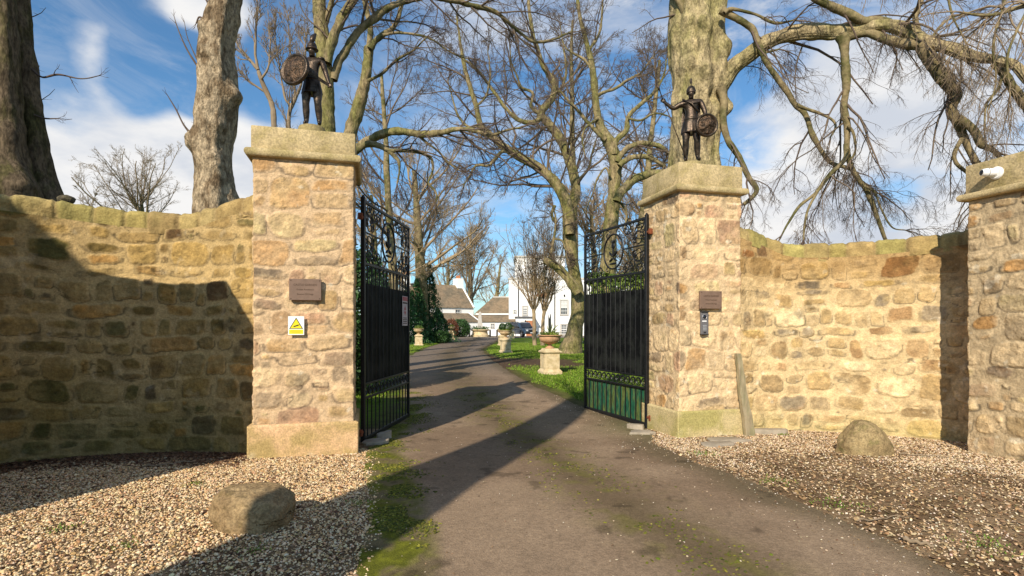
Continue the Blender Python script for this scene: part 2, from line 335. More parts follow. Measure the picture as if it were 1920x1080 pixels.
ICO = None
def ico():
    bm = bmesh.new(); bmesh.ops.create_icosphere(bm, subdivisions=1, radius=1); bm.verts.index_update()
    V = np.array([tuple(v.co) for v in bm.verts]); F = np.array([[v.index for v in f.verts] for f in bm.faces]); bm.free(); return V, F
IV, IF = ico()
def scatter(name, X, Y, size, flat, cols, rng, dz=.0, mat_=None, sink=.3):
    n = len(X); V = IV[None] * (1 + .35 * (rng.random((n, 12, 1)) - .5))
    V = V * np.stack([size * rng.uniform(.8, 1.5, n), size * rng.uniform(.7, 1.1, n), size * flat], -1)[:, None]
    a = rng.random(n) * 6.283; c, s = np.cos(a)[:, None], np.sin(a)[:, None]
    tl = rng.normal(0, .35, n)[:, None]; z = V[..., 2] * np.cos(tl) + V[..., 0] * np.sin(tl); x = V[..., 0] * np.cos(tl) - V[..., 2] * np.sin(tl); y = V[..., 1]
    V = np.stack([x * c - y * s + X[:, None], x * s + y * c + Y[:, None], z + (gz(Y) + dz + size * flat * (1 - sink))[:, None]], -1)
    F = IF[None] + (np.arange(n) * 12)[:, None, None]
    return np_obj(name, V.reshape(-1, 3), F.reshape(-1, 3), mat_ or M['pebble'], col=np.repeat(cols, 12, 0), smooth=False)
def palette(rng, n, pal, w, j=.12):
    p = np.array(pal); k = rng.choice(len(pal), n, p=np.array(w) / sum(w)); c = p[k] * (1 + rng.normal(0, j, (n, 1))); return np.clip(c * (1 + rng.normal(0, .04, (n, 3))), .01, .95)
rg = np.random.default_rng(5)
# soil bed under the gravel on both sides (same y rows as the ground, so the sheets stay apart)
yb = YC[(YC >= -8) & (YC <= 8.6)]
def bed_col(X, Y):
    n = fbm2(X, Y, 3, 4); return mixc((.20, .13, .07), (.34, .235, .135), sstep(-.3, .3, n))
tag(grid_sheet('gravel_bed', lambda y: np.linspace(-9, 8, 120), yb, M['ground'], bed_col, .005, 120), kind='structure')
def gravel():
    n = 78000
    Y = 2.9 + 4.1 * rg.random(n) ** .9; X = -5.2 + 5.0 * rg.random(n); L = edge(LEFT_E, Y, .06)
    k = (X < L + .04 + .10 * rg.normal(0, .5, n)) & (X > -.62 * Y * 1.65 - .2) & (Y < 6.95); X, Y = X[k], Y[k]
    pal = [(.76, .58, .35), (.66, .46, .24), (.52, .32, .14), (.78, .64, .42), (.40, .26, .13), (.62, .38, .21), (.27, .19, .12)]
    c = palette(rg, len(X), pal, (5, 4, 2.4, 3, 2, 2, 1.2)); s = rg.uniform(.0035, .0095, len(X)) * np.where(rg.random(len(X)) < .07, 1.7, 1)
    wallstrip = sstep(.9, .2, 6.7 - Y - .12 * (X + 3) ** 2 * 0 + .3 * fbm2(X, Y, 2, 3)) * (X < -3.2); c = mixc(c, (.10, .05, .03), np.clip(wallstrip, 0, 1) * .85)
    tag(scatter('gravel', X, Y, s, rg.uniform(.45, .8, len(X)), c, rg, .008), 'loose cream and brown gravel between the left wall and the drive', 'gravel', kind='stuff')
    n = 72000
    Y = 2.9 + 5.6 * rg.random(n); X = 1.7 + 5.2 * rg.random(n); Rr = edge(RIGHT_E, Y, .06, off=5.)
    d = X - Rr; nz = fbm2(X, Y, 1.3, 4, 12.); cover = np.clip(.55 + 1.5 * nz + .3 * np.exp(-((X - 1.0 * (9.6 - Y) - .6) / .8) ** 2), .14, 1) * sstep(-.02, .5, d + .15)
    cover = np.maximum(cover, .95 * sstep(6.4, 7.0, Y) * sstep(0, .1, d))
    k = (d > -.02) & (rg.random(n) < cover) & (X < .98 * Y + .3); X, Y = X[k], Y[k]
    pal = [(.70, .54, .35), (.60, .43, .25), (.46, .30, .16), (.78, .66, .50), (.46, .36, .24), (.32, .20, .11)]
    c = palette(rg, len(X), pal, (5, 4, 2, 3.4, 2, 1.5))
    tag(scatter('gravel', X, Y, rg.uniform(.0045, .010, len(X)), rg.uniform(.4, .7, len(X)), c, rg, .008), 'pale gravel thinning into leaf litter along the right wall', 'gravel', kind='stuff')
    # brown leaf litter, beech mast and twigs: thin flat flakes
    n = 15000; Y = 2.9 + 5.6 * rg.random(n); X = 1.7 + 5.2 * rg.random(n); d = X - edge(RIGHT_E, Y, .06, off=5.)
    k = (d > -.01) & (X < .98 * Y + .3) & (rg.random(n) < np.clip(.75 - 1.1 * fbm2(X, Y, 1.3, 4, 12.), .1, 1)); Xa, Ya = X[k], Y[k]
    m = 4500; Yb = 5.9 + .9 * rg.random(m) ** .8; Xb = -6 + 3.0 * rg.random(m); Yb = Yb - .06 * (Xb + 3.1) ** 2 * (Xb < -4.6)
    m2 = 1500; Yc = 3 + 3.6 * rg.random(m2); Xc = -5 + 4 * rg.random(m2); kk = Xc < edge(LEFT_E, Yc, .06); Xc, Yc = Xc[kk], Yc[kk]
    for nm, X_, Y_, pal, lab in (('leaf_litter', Xa, Ya, [(.34, .21, .10), (.24, .14, .07), (.46, .31, .16), (.16, .10, .055), (.54, .40, .23)], 'brown leaf litter strewn among the right gravel'),
                            ('leaf_litter', np.concatenate([Xb, Xc]), np.concatenate([Yb, Yc]), [(.09, .045, .025), (.06, .03, .02), (.14, .07, .035), (.20, .12, .07)], 'dark leaf litter heaped along the foot of the left wall')):
        q = len(X_); s = rg.uniform(.007, .020, q)
        tag(scatter(nm, X_, Y_, s, rg.uniform(.05, .12, q), palette(rg, q, pal, [1] * len(pal), .2), rg, .012 + .0, M['litter'], -2.0), lab, 'leaf litter', kind='stuff')
gravel()
def debris():
    n = 1500; Y = 2.9 + 9 * rg.random(n) ** 1.2; l = edge(LEFT_E, Y, .06); r = edge(RIGHT_E, Y, .06, off=5.); u = rg.random(n); u = np.where(rg.random(n) < .6, 1 - .18 * u ** 2, u); X = l + (r - l) * u
    tag(scatter('loose_grit', X, Y, rg.uniform(.003, .008, n), rg.uniform(.3, .6, n), palette(rg, n, [(.55, .44, .30), (.30, .20, .11), (.70, .62, .5), (.16, .10, .06)], (3, 3, 1.5, 3)), rg, .014, sink=.2), 'loose grit and bits of leaf scattered over the tarmac', 'grit', kind='stuff')
    n = 26000; Y = 2.9 + 9.5 * rg.random(n); l = edge(LEFT_E, Y, .06); X = l + np.abs(rg.normal(0, .26, n)); m = n // 7; cx = np.interp(Y[:m], [3.3, 5.3, 8.5, 11.7], [1.38, .72, .05, -.75]); X[:m] = cx + rg.normal(0, .26, m)
    k = (X > l) & (fbm2(X, Y, 3.2, 4, 9.) > .06 + .12 * rg.random(n)); X, Y = X[k], Y[k]; q = len(X)
    tag(scatter('moss', X, Y, rg.uniform(.005, .014, q), rg.uniform(.25, .5, q), palette(rg, q, [(.10, .11, .012), (.17, .16, .02), (.07, .08, .015), (.24, .22, .04)], (4, 3, 3, 1), .2), rg, .012, M['moss'], .5), 'patchy green moss growing along the left edge and crown of the drive', 'moss', kind='stuff')
debris()
def blades(name, X, Y, h, w, cols, rng, label, cat, dz=.01):
    n = len(X); a = rng.random(n) * 6.283; lean = rng.normal(0, .35, (n, 2)) * h[:, None]; z0 = gz(Y) + dz
    dx, dy = np.cos(a) * w, np.sin(a) * w
    V = np.stack([np.stack([X - dx, Y - dy, z0], -1), np.stack([X + dx, Y + dy, z0], -1), np.stack([X + lean[:, 0], Y + lean[:, 1], z0 + h], -1)], 1)
    F = np.arange(3 * n).reshape(-1, 3); return tag(np_obj(name, V.reshape(-1, 3), F, M['grass'], col=np.repeat(cols, 3, 0), smooth=False), label, cat, kind='stuff')
def grass():
    n = 260000; Y = 11 + 34 * rg.random(n) ** 1.3; X = -9 + 20 * rg.random(n)
    l = edge(LEFT_E, Y, 0); r = edge(RIGHT_E, Y, 0); n1 = fbm2(X, Y, .9, 4); patch = np.exp(-(((Y - 22.5 + .25 * X) / 3.0) ** 2)) * (X < 2.6 + n1)
    k = ((X < l - .25 - .3 * n1) | (X > r + .35 + .5 * n1)) & (patch * 1.3 < rg.random(n)); X, Y = X[k], Y[k]
    c = palette(rg, len(X), [(.12, .205, .015), (.17, .265, .025), (.08, .13, .013), (.30, .30, .08)], (4, 4, 2, 1), .2)
    blades('grass', X, Y, rg.uniform(.015, .042, len(X)) * (1 + Y / 50), .006 + .0004 * Y, c, rg, 'short green lawn grass on both sides of the drive beyond the gates', 'grass')
    cs = [(1.0, 5.2, .25), ( -2.6, 3.7, .12), (-3.3, 4.0, .1), (-1.7, 3.6, .1), (-1.3, 4.6, .12), (-2.2, 4.2, .08), (2.75, 4.6, .25), (2.55, 5.3, .22), (3.2, 3.7, .25), (5.3, 5.0, .3), (4.35, 4.3, .25), (3.95, 8.0, .1), (2.3, 6.6, .2), (-3.0, 5.2, .09), (3.9, 3.5, .2)]
    XX = []; YY = []
    for (x, y, s) in cs[1:]: q = int(420 * s) + 15; XX.append(rg.normal(x, s * .45, q)); YY.append(rg.normal(y, s * .45, q))
    X = np.concatenate(XX); Y = np.concatenate(YY)
    blades('grass_tuft', X, Y, rg.uniform(.006, .022, len(X)), np.full(len(X), .006), palette(rg, len(X), [(.10, .20, .02), (.16, .22, .03), (.2, .2, .06)], (3, 2, 2), .2), rg, 'small green weeds and grass sprouting through the gravel', 'weeds', .02)
grass()

# ------------------------------------------------------------------ rubble masonry
def catmull(pts, n):
    p = np.array(pts, float); 
    if len(p) == 2: t = np.linspace(0, 1, n)[:, None]; return p[0] * (1 - t) + p[1] * t
    q = np.vstack([2 * p[0] - p[1], p, 2 * p[-1] - p[-2]]); out = []
    seg = len(p) - 1; u = np.linspace(0, seg, n); i = np.minimum(u.astype(int), seg - 1); t = (u - i)[:, None]
    a, b, c, d = q[i], q[i + 1], q[i + 2], q[i + 3]
    return .5 * ((2 * b) + (-a + c) * t + (2 * a - 5 * b + 4 * c - d) * t ** 2 + (-a + 3 * b - 3 * c + d) * t ** 3)
def stonefield(Lx, Hz, res, rng, pal, pw, mort, rows=(.15, .36), wid=(.18, .60), op=(.40, 1.0), gap=(.006, .034), bul=(.001, .016), lich=.45):
    nx, nz = int(Lx / res) + 1, int(Hz / res) + 1; u = np.arange(nx) * res; v = np.arange(nz) * res; U, Vv = np.meshgrid(u, v)
    o = rng.random() * 50; Uw = U + .08 * fbm2(U, Vv, 2.2, 4, o, .38); Vw = Vv + .08 * fbm2(U, Vv, 1.7, 4, o + 9, .38)
    disp = .010 * fbm2(U, Vv, 7, 4, o + 3) + .012 * fbm2(U, Vv, 2, 2, o + 33); mn = fbm2(U, Vv, 2.5, 5, o + 5); mn2 = fbm2(U, Vv, 14, 3, o + 6)
    col = np.asarray(mort) * (1 + .16 * mn + .10 * mn2)[..., None]; pal = np.array(pal); pw = np.array(pw) / sum(pw)
    fine = fbm2(U, Vv, 16, 4, o + 11); mid = fbm2(U, Vv, 5, 4, o + 13); edgen = fbm2(U, Vv, 8, 3, o + 17)
    z = -.05
    cells = []
    while z < Hz + .05:
        h = rng.uniform(*rows); x = -rng.uniform(0, .3)
        while x < Lx + .05:
            w = rng.uniform(*wid) * (1.15 if h < .2 else .9)
            if h > .21 and rng.random() < .3: s = rng.uniform(.35, .65) * h; cells += [(x, z, w, s), (x, z + s, w, h - s)]
            elif w > .33 and h > .17 and rng.random() < .25: s = rng.uniform(.6, .8) * w; cells += [(x, z, s, h), (x + s, z, w - s, h * .55), (x + s, z + h * .55, w - s, h * .45)]
            else: cells.append((x, z, w, h))
            x += w
        z += h
    for (x, z0, w, h) in cells:
        g = rng.uniform(*gap); dzz = rng.normal(0, .012); z0 = z0 + dzz
        i0, i1 = max(0, int((x - .08) / res)), min(nx, int((x + w + .08) / res) + 2); j0, j1 = max(0, int((z0 - .08) / res)), min(nz, int((z0 + h + .08) / res) + 2)
        if i1 <= i0 or j1 <= j0: continue
        uu, vv = Uw[j0:j1, i0:i1], Vw[j0:j1, i0:i1]; qx = np.abs(2 * (uu - x - w / 2) / w); qz = np.abs(2 * (vv - z0 - h / 2) / h)
        a = rng.uniform(-.18, .18); qx = np.abs(2 * (uu - x - w / 2) / w + a * 2 * (vv - z0 - h / 2) / h * h / w)
        p = rng.uniform(2.6, 6); m = min(w, h) / 2; d = (1 - (qx ** p + qz ** p) ** (1 / p)) * m - g + .022 * edgen[j0:j1, i0:i1]
        soft = rng.uniform(.008, .035); k = sstep(0, soft, d); kh = sstep(-.004, .02, d)
        c = pal[rng.choice(len(pal), p=pw)] * (1 + rng.normal(0, .10)); c2 = pal[rng.choice(len(pal), p=pw)]
        cc = mixc(c, c * .5 + c2 * .5, sstep(-.15, .35, mid[j0:j1, i0:i1])) * (1 + .45 * fine[j0:j1, i0:i1])[..., None]
        o_ = rng.uniform(*op); o_ = o_ * (1 - .5 * sstep(.05, .4, mn[j0:j1, i0:i1]))
        kk = (k * o_)[..., None]; col[j0:j1, i0:i1] = col[j0:j1, i0:i1] * (1 - kk) + cc * kk
        rim = np.exp(-((d + .004) / .007) ** 2) * rng.uniform(0, .6) * (vv < z0 + h * .6); col[j0:j1, i0:i1] *= (1 - rim)[..., None]  # recess shadow painted into the joint along each stone's lower edge
        b = rng.uniform(*bul); til = rng.normal(0, .02); disp[j0:j1, i0:i1] += kh * (b + til * (vv - z0 - h / 2) + .014 * fine[j0:j1, i0:i1]) - rim * .006
    # lichen and pale scuffs
    li = sstep(.42, .56, fbm2(U, Vv, 9, 3, o + 23) + .25 * fbm2(U, Vv, 1.2, 2, o + 25)); col = mixc(col, (.68, .63, .50), li * lich)
    dk = sstep(.30, .6, fbm2(U, Vv, 3.0, 4, o + 29)); col = col * (1 - .4 * dk[..., None]); ck = np.abs(fbm2(Uw * .8, Vw * 1.5, 3.2, 3, o + 51)); cr = np.exp(-(ck / .012) ** 2) * sstep(.1, .35, fbm2(U, Vv, 2.4, 2, o + 55)); col = col * (1 - .55 * cr[..., None]); disp = disp - .006 * cr
    col = .415 * (np.clip(col, .01, 1) / .43) ** np.array((1.22, 1.18, 1.10))
    return disp, np.clip(col, .01, .9), u, v
PAL_P = [(.43, .31, .15), (.62, .49, .30), (.46, .28, .11), (.48, .31, .19), (.28, .215, .14), (.33, .21, .10), (.52, .43, .22)]
PAL_R = [(.44, .32, .15), (.32, .19, .08), (.44, .23, .09), (.27, .22, .15), (.56, .42, .18), (.36, .26, .13), (.64, .53, .33)]
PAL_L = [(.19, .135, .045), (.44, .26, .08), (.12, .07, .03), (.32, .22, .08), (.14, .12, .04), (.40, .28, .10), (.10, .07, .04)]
RES = .0125
def pillar_body(parent, w, dp, z0, z1, seed, pal, pw, mort, name='masonry', res=RES, **kw):
    # a closed skin of stones round the four faces, corners softly rounded; local x along the front, y to the back
    rng = np.random.default_rng(seed); r = .025; per = []; corners = [(0, 0), (w, 0), (w, dp), (0, dp)]
    segs = []
    for k in range(4):
        a = np.array(corners[k], float); b = np.array(corners[(k + 1) % 4], float); t = (b - a) / np.linalg.norm(b - a); n = np.array((t[1], -t[0])); segs.append((a, b, t, n))
    pos = []; nor = []
    for k in range(4):
        a, b, t, n = segs[k]; L = np.linalg.norm(b - a); m = int(L / res); s = np.linspace(r, L - r, m)[:-1]
        pos += [a + t * q for q in s]; nor += [n] * len(s)
        n2 = segs[(k + 1) % 4][3]; cc = b - t * r - n * r
        for f in np.linspace(0, 1, 4)[:-1]:
            v = n * math.cos(f * math.pi / 2) + n2 * math.sin(f * math.pi / 2); pos.append(cc + v * r); nor.append(v)
    pos = np.array(pos); nor = np.array(nor); N = len(pos); pos = pos - nor * .014
    d = np.linalg.norm(np.roll(pos, -1, 0) - pos, axis=1); s = np.concatenate([[0], np.cumsum(d)[:-1]])
    disp, col, u, v = stonefield(s[-1] + res * 2, z1 - z0, res, rng, pal, pw, mort, **kw)
    ii = np.minimum((s / res).round().astype(int), len(u) - 1); D = disp[:, ii]; C = col[:, ii]
    V = np.empty((len(v), N, 3)); V[..., 0] = pos[:, 0] + nor[:, 0] * D; V[..., 1] = pos[:, 1] + nor[:, 1] * D; V[..., 2] = z0 + v[:, None]
    return np_obj(name, V.reshape(-1, 3), grid_faces(len(v), N, True), M['masonry'], parent, C.reshape(-1, 3))
def wall_ribbon(parent, plan, tops, z0, thick, seed, pal, pw, mort, grad=None, res=RES, back=True, **kw):
    # plan: points left to right as seen from the road; tops: (s fraction, height)
    rng = np.random.default_rng(seed); c = catmull(plan, 400); d = np.linalg.norm(np.diff(c, axis=0), axis=1); s = np.concatenate([[0], np.cumsum(d)]); L = s[-1]
    n = int(L / res) + 1; sq = np.linspace(0, L, n); X = np.interp(sq, s, c[:, 0]); Y = np.interp(sq, s, c[:, 1]); t = np.stack([np.gradient(X), np.gradient(Y)], 1); t /= np.linalg.norm(t, axis=1)[:, None]; nr = np.stack([t[:, 1], -t[:, 0]], 1)
    tp = catmull([(a * L, b) for a, b in tops], 300); top = np.interp(sq, tp[:, 0], tp[:, 1]); H = top.max() - z0
    disp, col, u, v = stonefield(L + res, H + .05, res, rng, pal, pw, mort, **kw)
    m = len(v); tt = np.linspace(0, 1, m)[:, None]; Z = z0 + tt * (top - z0)[None]; jz = np.clip(((Z - z0) / res).round().astype(int), 0, m - 1); ix = np.clip(np.arange(n), 0, len(u) - 1)[None].repeat(m, 0)
    D = disp[jz, ix]; C = col[jz, ix]
    if grad: C = grad(C, sq[None].repeat(m, 0), Z)
    V = np.stack([X[None] + nr[None, :, 0] * D, Y[None] + nr[None, :, 1] * D, Z], -1)
    np_obj('masonry', V.reshape(-1, 3), grid_faces(m, n), M['masonry'], parent, C.reshape(-1, 3))
    # rear face, coarse
    k = slice(None, None, 6); Xb = X[k] - nr[k, 0] * thick; Yb = Y[k] - nr[k, 1] * thick; tb = top[k]; q = len(Xb); zz = np.linspace(0, 1, 12)[:, None]
    Vb = np.stack([np.repeat(Xb[None], 12, 0), np.repeat(Yb[None], 12, 0), z0 + zz * (tb - z0)[None]], -1)
    np_obj('rear_face', Vb.reshape(-1, 3), grid_faces(12, q), M['masonry'], parent, np.tile(mort, (12 * q, 1)))
    # coping: rounded stones on edge
    m = 46; th = np.linspace(0, 1, m); hw = thick / 2 - .012; ch = .235
    px_ = []; pz_ = []
    for f in th:
        if f < .12: a = f / .12; px_.append(hw); pz_.append(-.06 + a * (ch * .45 + .05))
        elif f > .88: a = (f - .88) / .12; px_.append(-hw); pz_.append((ch * .45 + .05) * (1 - a) - .06)
        else: a = (f - .12) / .76 * math.pi; px_.append(hw * abs(math.cos(a)) ** .55 * (1 if a < math.pi / 2 else -1)); pz_.append(ch * .45 - .01 + ch * .55 * math.sin(a) ** .7)
    px_ = np.array(px_); pz_ = np.array(pz_); pn = np.stack([np.gradient(pz_), -np.gradient(px_)], 1); pn /= np.linalg.norm(pn, axis=1)[:, None] + 1e-9
    bs = [0]
    while bs[-1] < L: bs.append(bs[-1] + rng.uniform(.20, .38))
    bs = np.array(bs); wob = .012 * fbm2(np.repeat(sq[None], m, 0), np.repeat(th[:, None], n, 1) * .6, 6, 2, seed); SS = sq[None] + wob
    idx = np.clip(np.searchsorted(bs, SS) - 1, 0, len(bs) - 2); dist = np.minimum(SS - bs[idx], bs[idx + 1] - SS)
    h = rng.normal(0, .007, len(bs))[idx]; G = sstep(.0, .045, dist); sn = np.stack([np.repeat(X[None], m, 0), np.repeat(Y[None], m, 0), np.repeat(pz_[:, None], n, 1) * 1.0 + SS * 0], -1)
    rough = .030 * fbm(sn, 7, 4, 3.) + .030 * fbm(sn, 2.5, 2, 8.)
    D = h + rough - .022 * (1 - G); offx = px_[:, None] + pn[:, 0:1] * D; offz = pz_[:, None] + pn[:, 1:2] * D
    mid = -thick / 2
    V = np.stack([X[None] + nr[None, :, 0] * (mid + offx), Y[None] + nr[None, :, 1] * (mid + offx), top[None] + offz], -1)
    pc = np.array([(.36, .27, .11), (.33, .26, .09), (.40, .30, .13), (.34, .24, .10), (.31, .26, .09)]); cc = pc[rng.integers(0, 5, len(bs))][idx] * (1 + rng.normal(0, .08, len(bs))[idx])[..., None]
    cc = cc * (1 + .3 * fbm(sn, 6, 4, 1.))[..., None]; cc = mixc(cc, (.24, .17, .09), (1 - G) * .35); cc = mixc(cc, (.30, .27, .09), sstep(.1, .5, fbm(sn, 2.5, 3, 40.)) * .25)
    V2 = V.reshape(-1, 3); np_obj('coping', V2, grid_faces(m, n), M['masonry'], parent, np.clip(cc, .02, .9).reshape(-1, 3))
    for e in (0, -1):   # closed ends
        ring = V[:, e]; b = MB(); b.add(ring, [tuple(range(m))] if e else [tuple(range(m))[::-1]]); b.build('coping_end', M['cap'], parent)
    return X, Y, nr, top

TH = R(14.7); UX = np.array((math.cos(TH), math.sin(TH))); NY = np.array((-math.sin(TH), math.cos(TH)))
MORT_P = (.58, .44, .275)
def cap_parts(t, w, dp, z_m, z_b, z_t, over=.07):
    b = MB(); n = 9; prof = [(0, 0), (over * .55, .012)]
    hgt = z_b - z_m
    for k in range(n): a = -math.pi / 2 + math.pi * k / (n - 1); prof.append((over - hgt * .42 * (1 - math.cos(a)), hgt * .5 + hgt * .5 * math.sin(a)))
    prof.append((.0, hgt))
    V = []
    for (o, z) in prof: V += [(-o, -o, z_m + z), (w + o, -o, z_m + z), (w + o, dp + o, z_m + z), (-o, dp + o, z_m + z)]
    F = [(i * 4 + k, i * 4 + (k + 1) % 4, (i + 1) * 4 + (k + 1) % 4, (i + 1) * 4 + k) for i in range(len(prof) - 1) for k in range(4)]; F += [(3, 2, 1, 0), tuple((len(prof) - 1) * 4 + k for k in range(4))]
    b.add(V, F); b.build('moulding', M['cap'], t, auto=35)
    b = MB(); b.box((w / 2, dp / 2, (z_b + z_t) / 2 + .001), (w + .012, dp + .012, z_t - z_b - .002), .014, seg=2); b.build('cap_block', M['cap'], t, auto=35)
def gate_pillar(name, label, org, w, dp, zb, zp, zm, zc, zt, seed, plinth_col, pw, rz=TH, mort=MORT_P, pal=PAL_P):
    t = thing(name, label, 'gate pillar', (org[0], org[1], 0), rz, 'stone gate pillars')
    pillar_body(t, w, dp, zp - .02, zm + .01, seed, pal, pw, mort, rows=(.17, .40), wid=(.22, .66), op=(.5, 1.), gap=(.004, .026), bul=(.0, .012))
    # plinth of dressed stone
    o = .04; rng = np.random.default_rng(seed); n = 70; per = []
    pts = [(-o, -o), (w + o, -o), (w + o, dp + o), (-o, dp + o)]; rr = .03
    for k in range(4):
        a = np.array(pts[k], float); b = np.array(pts[(k + 1) % 4], float); tt = (b - a) / np.linalg.norm(b - a)
        for f in np.linspace(0, 1, n)[:-1]: per.append(a + (b - a) * f)
    per = np.array(per); N = len(per); zs = np.concatenate([np.linspace(zb, zp, 34), [zp + .012]]); V = np.empty((35, N, 3)); V[..., 0] = per[:, 0]; V[..., 1] = per[:, 1]; V[..., 2] = zs[:, None]
    cen = np.array((w / 2, dp / 2)); V[-1, :, :2] = cen + (V[-1, :, :2] - cen) * .93
    nn = fbm(V, 5, 4, seed * 1.7); V[:-1, :, :2] += ((V[:-1, :, :2] - cen) * (.010 * nn[:-1, :, None])); base = np.array(plinth_col[0]); c = mixc(base, plinth_col[1], sstep(-.12, .22, fbm(V, 2.2, 5, seed * 3.1))); c = mixc(c, plinth_col[2], sstep(.0, .5, fbm(V, 6, 4, 5.) + .6 * (.22 - (V[..., 2] - zb) / (zp - zb))) * .7)
    np_obj('plinth', V.reshape(-1, 3), grid_faces(35, N, True), M['ashlar'], t, np.clip(c, 0, .9).reshape(-1, 3))
    cap_parts(t, w, dp, zm, zc, zt); return t
A0 = np.array((-3.04, 6.39)); C0 = np.array((2.385, 7.83))
gate_pillar('gate_pillar', 'left stone gate pillar carrying the statue with the round shield held high', A0, 1.16, 1.05, -.35, .325, 3.47, 3.57, 3.84, 11, ((.66, .43, .24), (.40, .29, .12), (.72, .64, .46)), (5, 3, 2, 2, 1.6, 1.2, 2.5))
gate_pillar('gate_pillar', 'right stone gate pillar with intercom, carrying the statue with the spear', C0, 1.05, 1.06, -.45, .258, 3.42, 3.52, 3.84, 23, ((.52, .42, .22), (.37, .32, .12), (.68, .60, .40)), (3, 5, 1.2, 2.5, .7, .7, 2.5), mort=(.64, .50, .31))
# outer pillars, where the curved walls end nearer the road
rzR = math.atan2(-.97, .25)
def outer_pillar(org, rz, seed, flip, label, res=RES, w=1.0):
    t = thing('gate_pillar', label, 'gate pillar', (org[0], org[1], 0), rz, 'stone gate pillars')
    k = .22 if res > .03 else 0; pillar_body(t, w, 1.0, -.35, 3.03 + k, seed, PAL_P, (4, 4, 1.5, 1, 2, 1, 2), (.50, .40, .25), res=res); cap_parts(t, w, 1.0, 3.03 + k, 3.12 + k, 3.47 + k); return t
outer_pillar((5.62, 6.78), rzR, 31, 0, 'outer pillar at the far right end of the curved wall, with security camera')
outer_pillar((-5.86, 3.10), R(2), 37, 0, 'outer pillar at the road end of the left curved wall', .05, 1.44)

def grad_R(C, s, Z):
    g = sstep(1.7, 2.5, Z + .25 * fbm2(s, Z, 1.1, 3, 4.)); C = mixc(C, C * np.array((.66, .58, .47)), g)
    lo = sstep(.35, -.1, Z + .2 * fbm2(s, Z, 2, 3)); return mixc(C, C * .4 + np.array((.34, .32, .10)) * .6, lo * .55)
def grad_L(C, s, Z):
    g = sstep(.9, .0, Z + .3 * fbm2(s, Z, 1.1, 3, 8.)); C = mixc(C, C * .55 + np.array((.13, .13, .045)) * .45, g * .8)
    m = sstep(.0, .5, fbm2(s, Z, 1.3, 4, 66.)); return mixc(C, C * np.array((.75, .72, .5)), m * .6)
t = thing('stone_wall', 'curved rubble wall left of the gateway, half in shade, with a dipping rounded coping', 'stone wall', (0, 0, 0), 0, 'curved rubble walls beside the gateway')
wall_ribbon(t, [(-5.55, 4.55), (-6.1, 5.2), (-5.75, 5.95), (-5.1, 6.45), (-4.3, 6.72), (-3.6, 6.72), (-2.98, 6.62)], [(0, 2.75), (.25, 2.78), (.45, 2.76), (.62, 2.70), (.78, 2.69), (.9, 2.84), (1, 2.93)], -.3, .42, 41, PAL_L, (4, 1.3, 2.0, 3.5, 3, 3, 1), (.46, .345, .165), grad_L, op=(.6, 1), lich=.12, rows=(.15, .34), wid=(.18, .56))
t = thing('stone_wall', 'sunlit curved rubble wall right of the gateway behind the small boulder', 'stone wall', (0, 0, 0), 0, 'curved rubble walls beside the gateway')
wall_ribbon(t, [(3.40, 8.26), (3.9, 8.42), (4.6, 8.36), (5.3, 8.08), (5.95, 7.60), (6.4, 7.1), (6.6, 6.6)], [(0, 2.84), (.12, 2.72), (.22, 2.56), (.38, 2.53), (.6, 2.55), (.8, 2.60), (1, 2.62)], -.4, .42, 43, PAL_R, (5, 2.2, .6, 2, 2, 4, 3), (.60, .475, .275), grad_R, op=(.35, 1.))
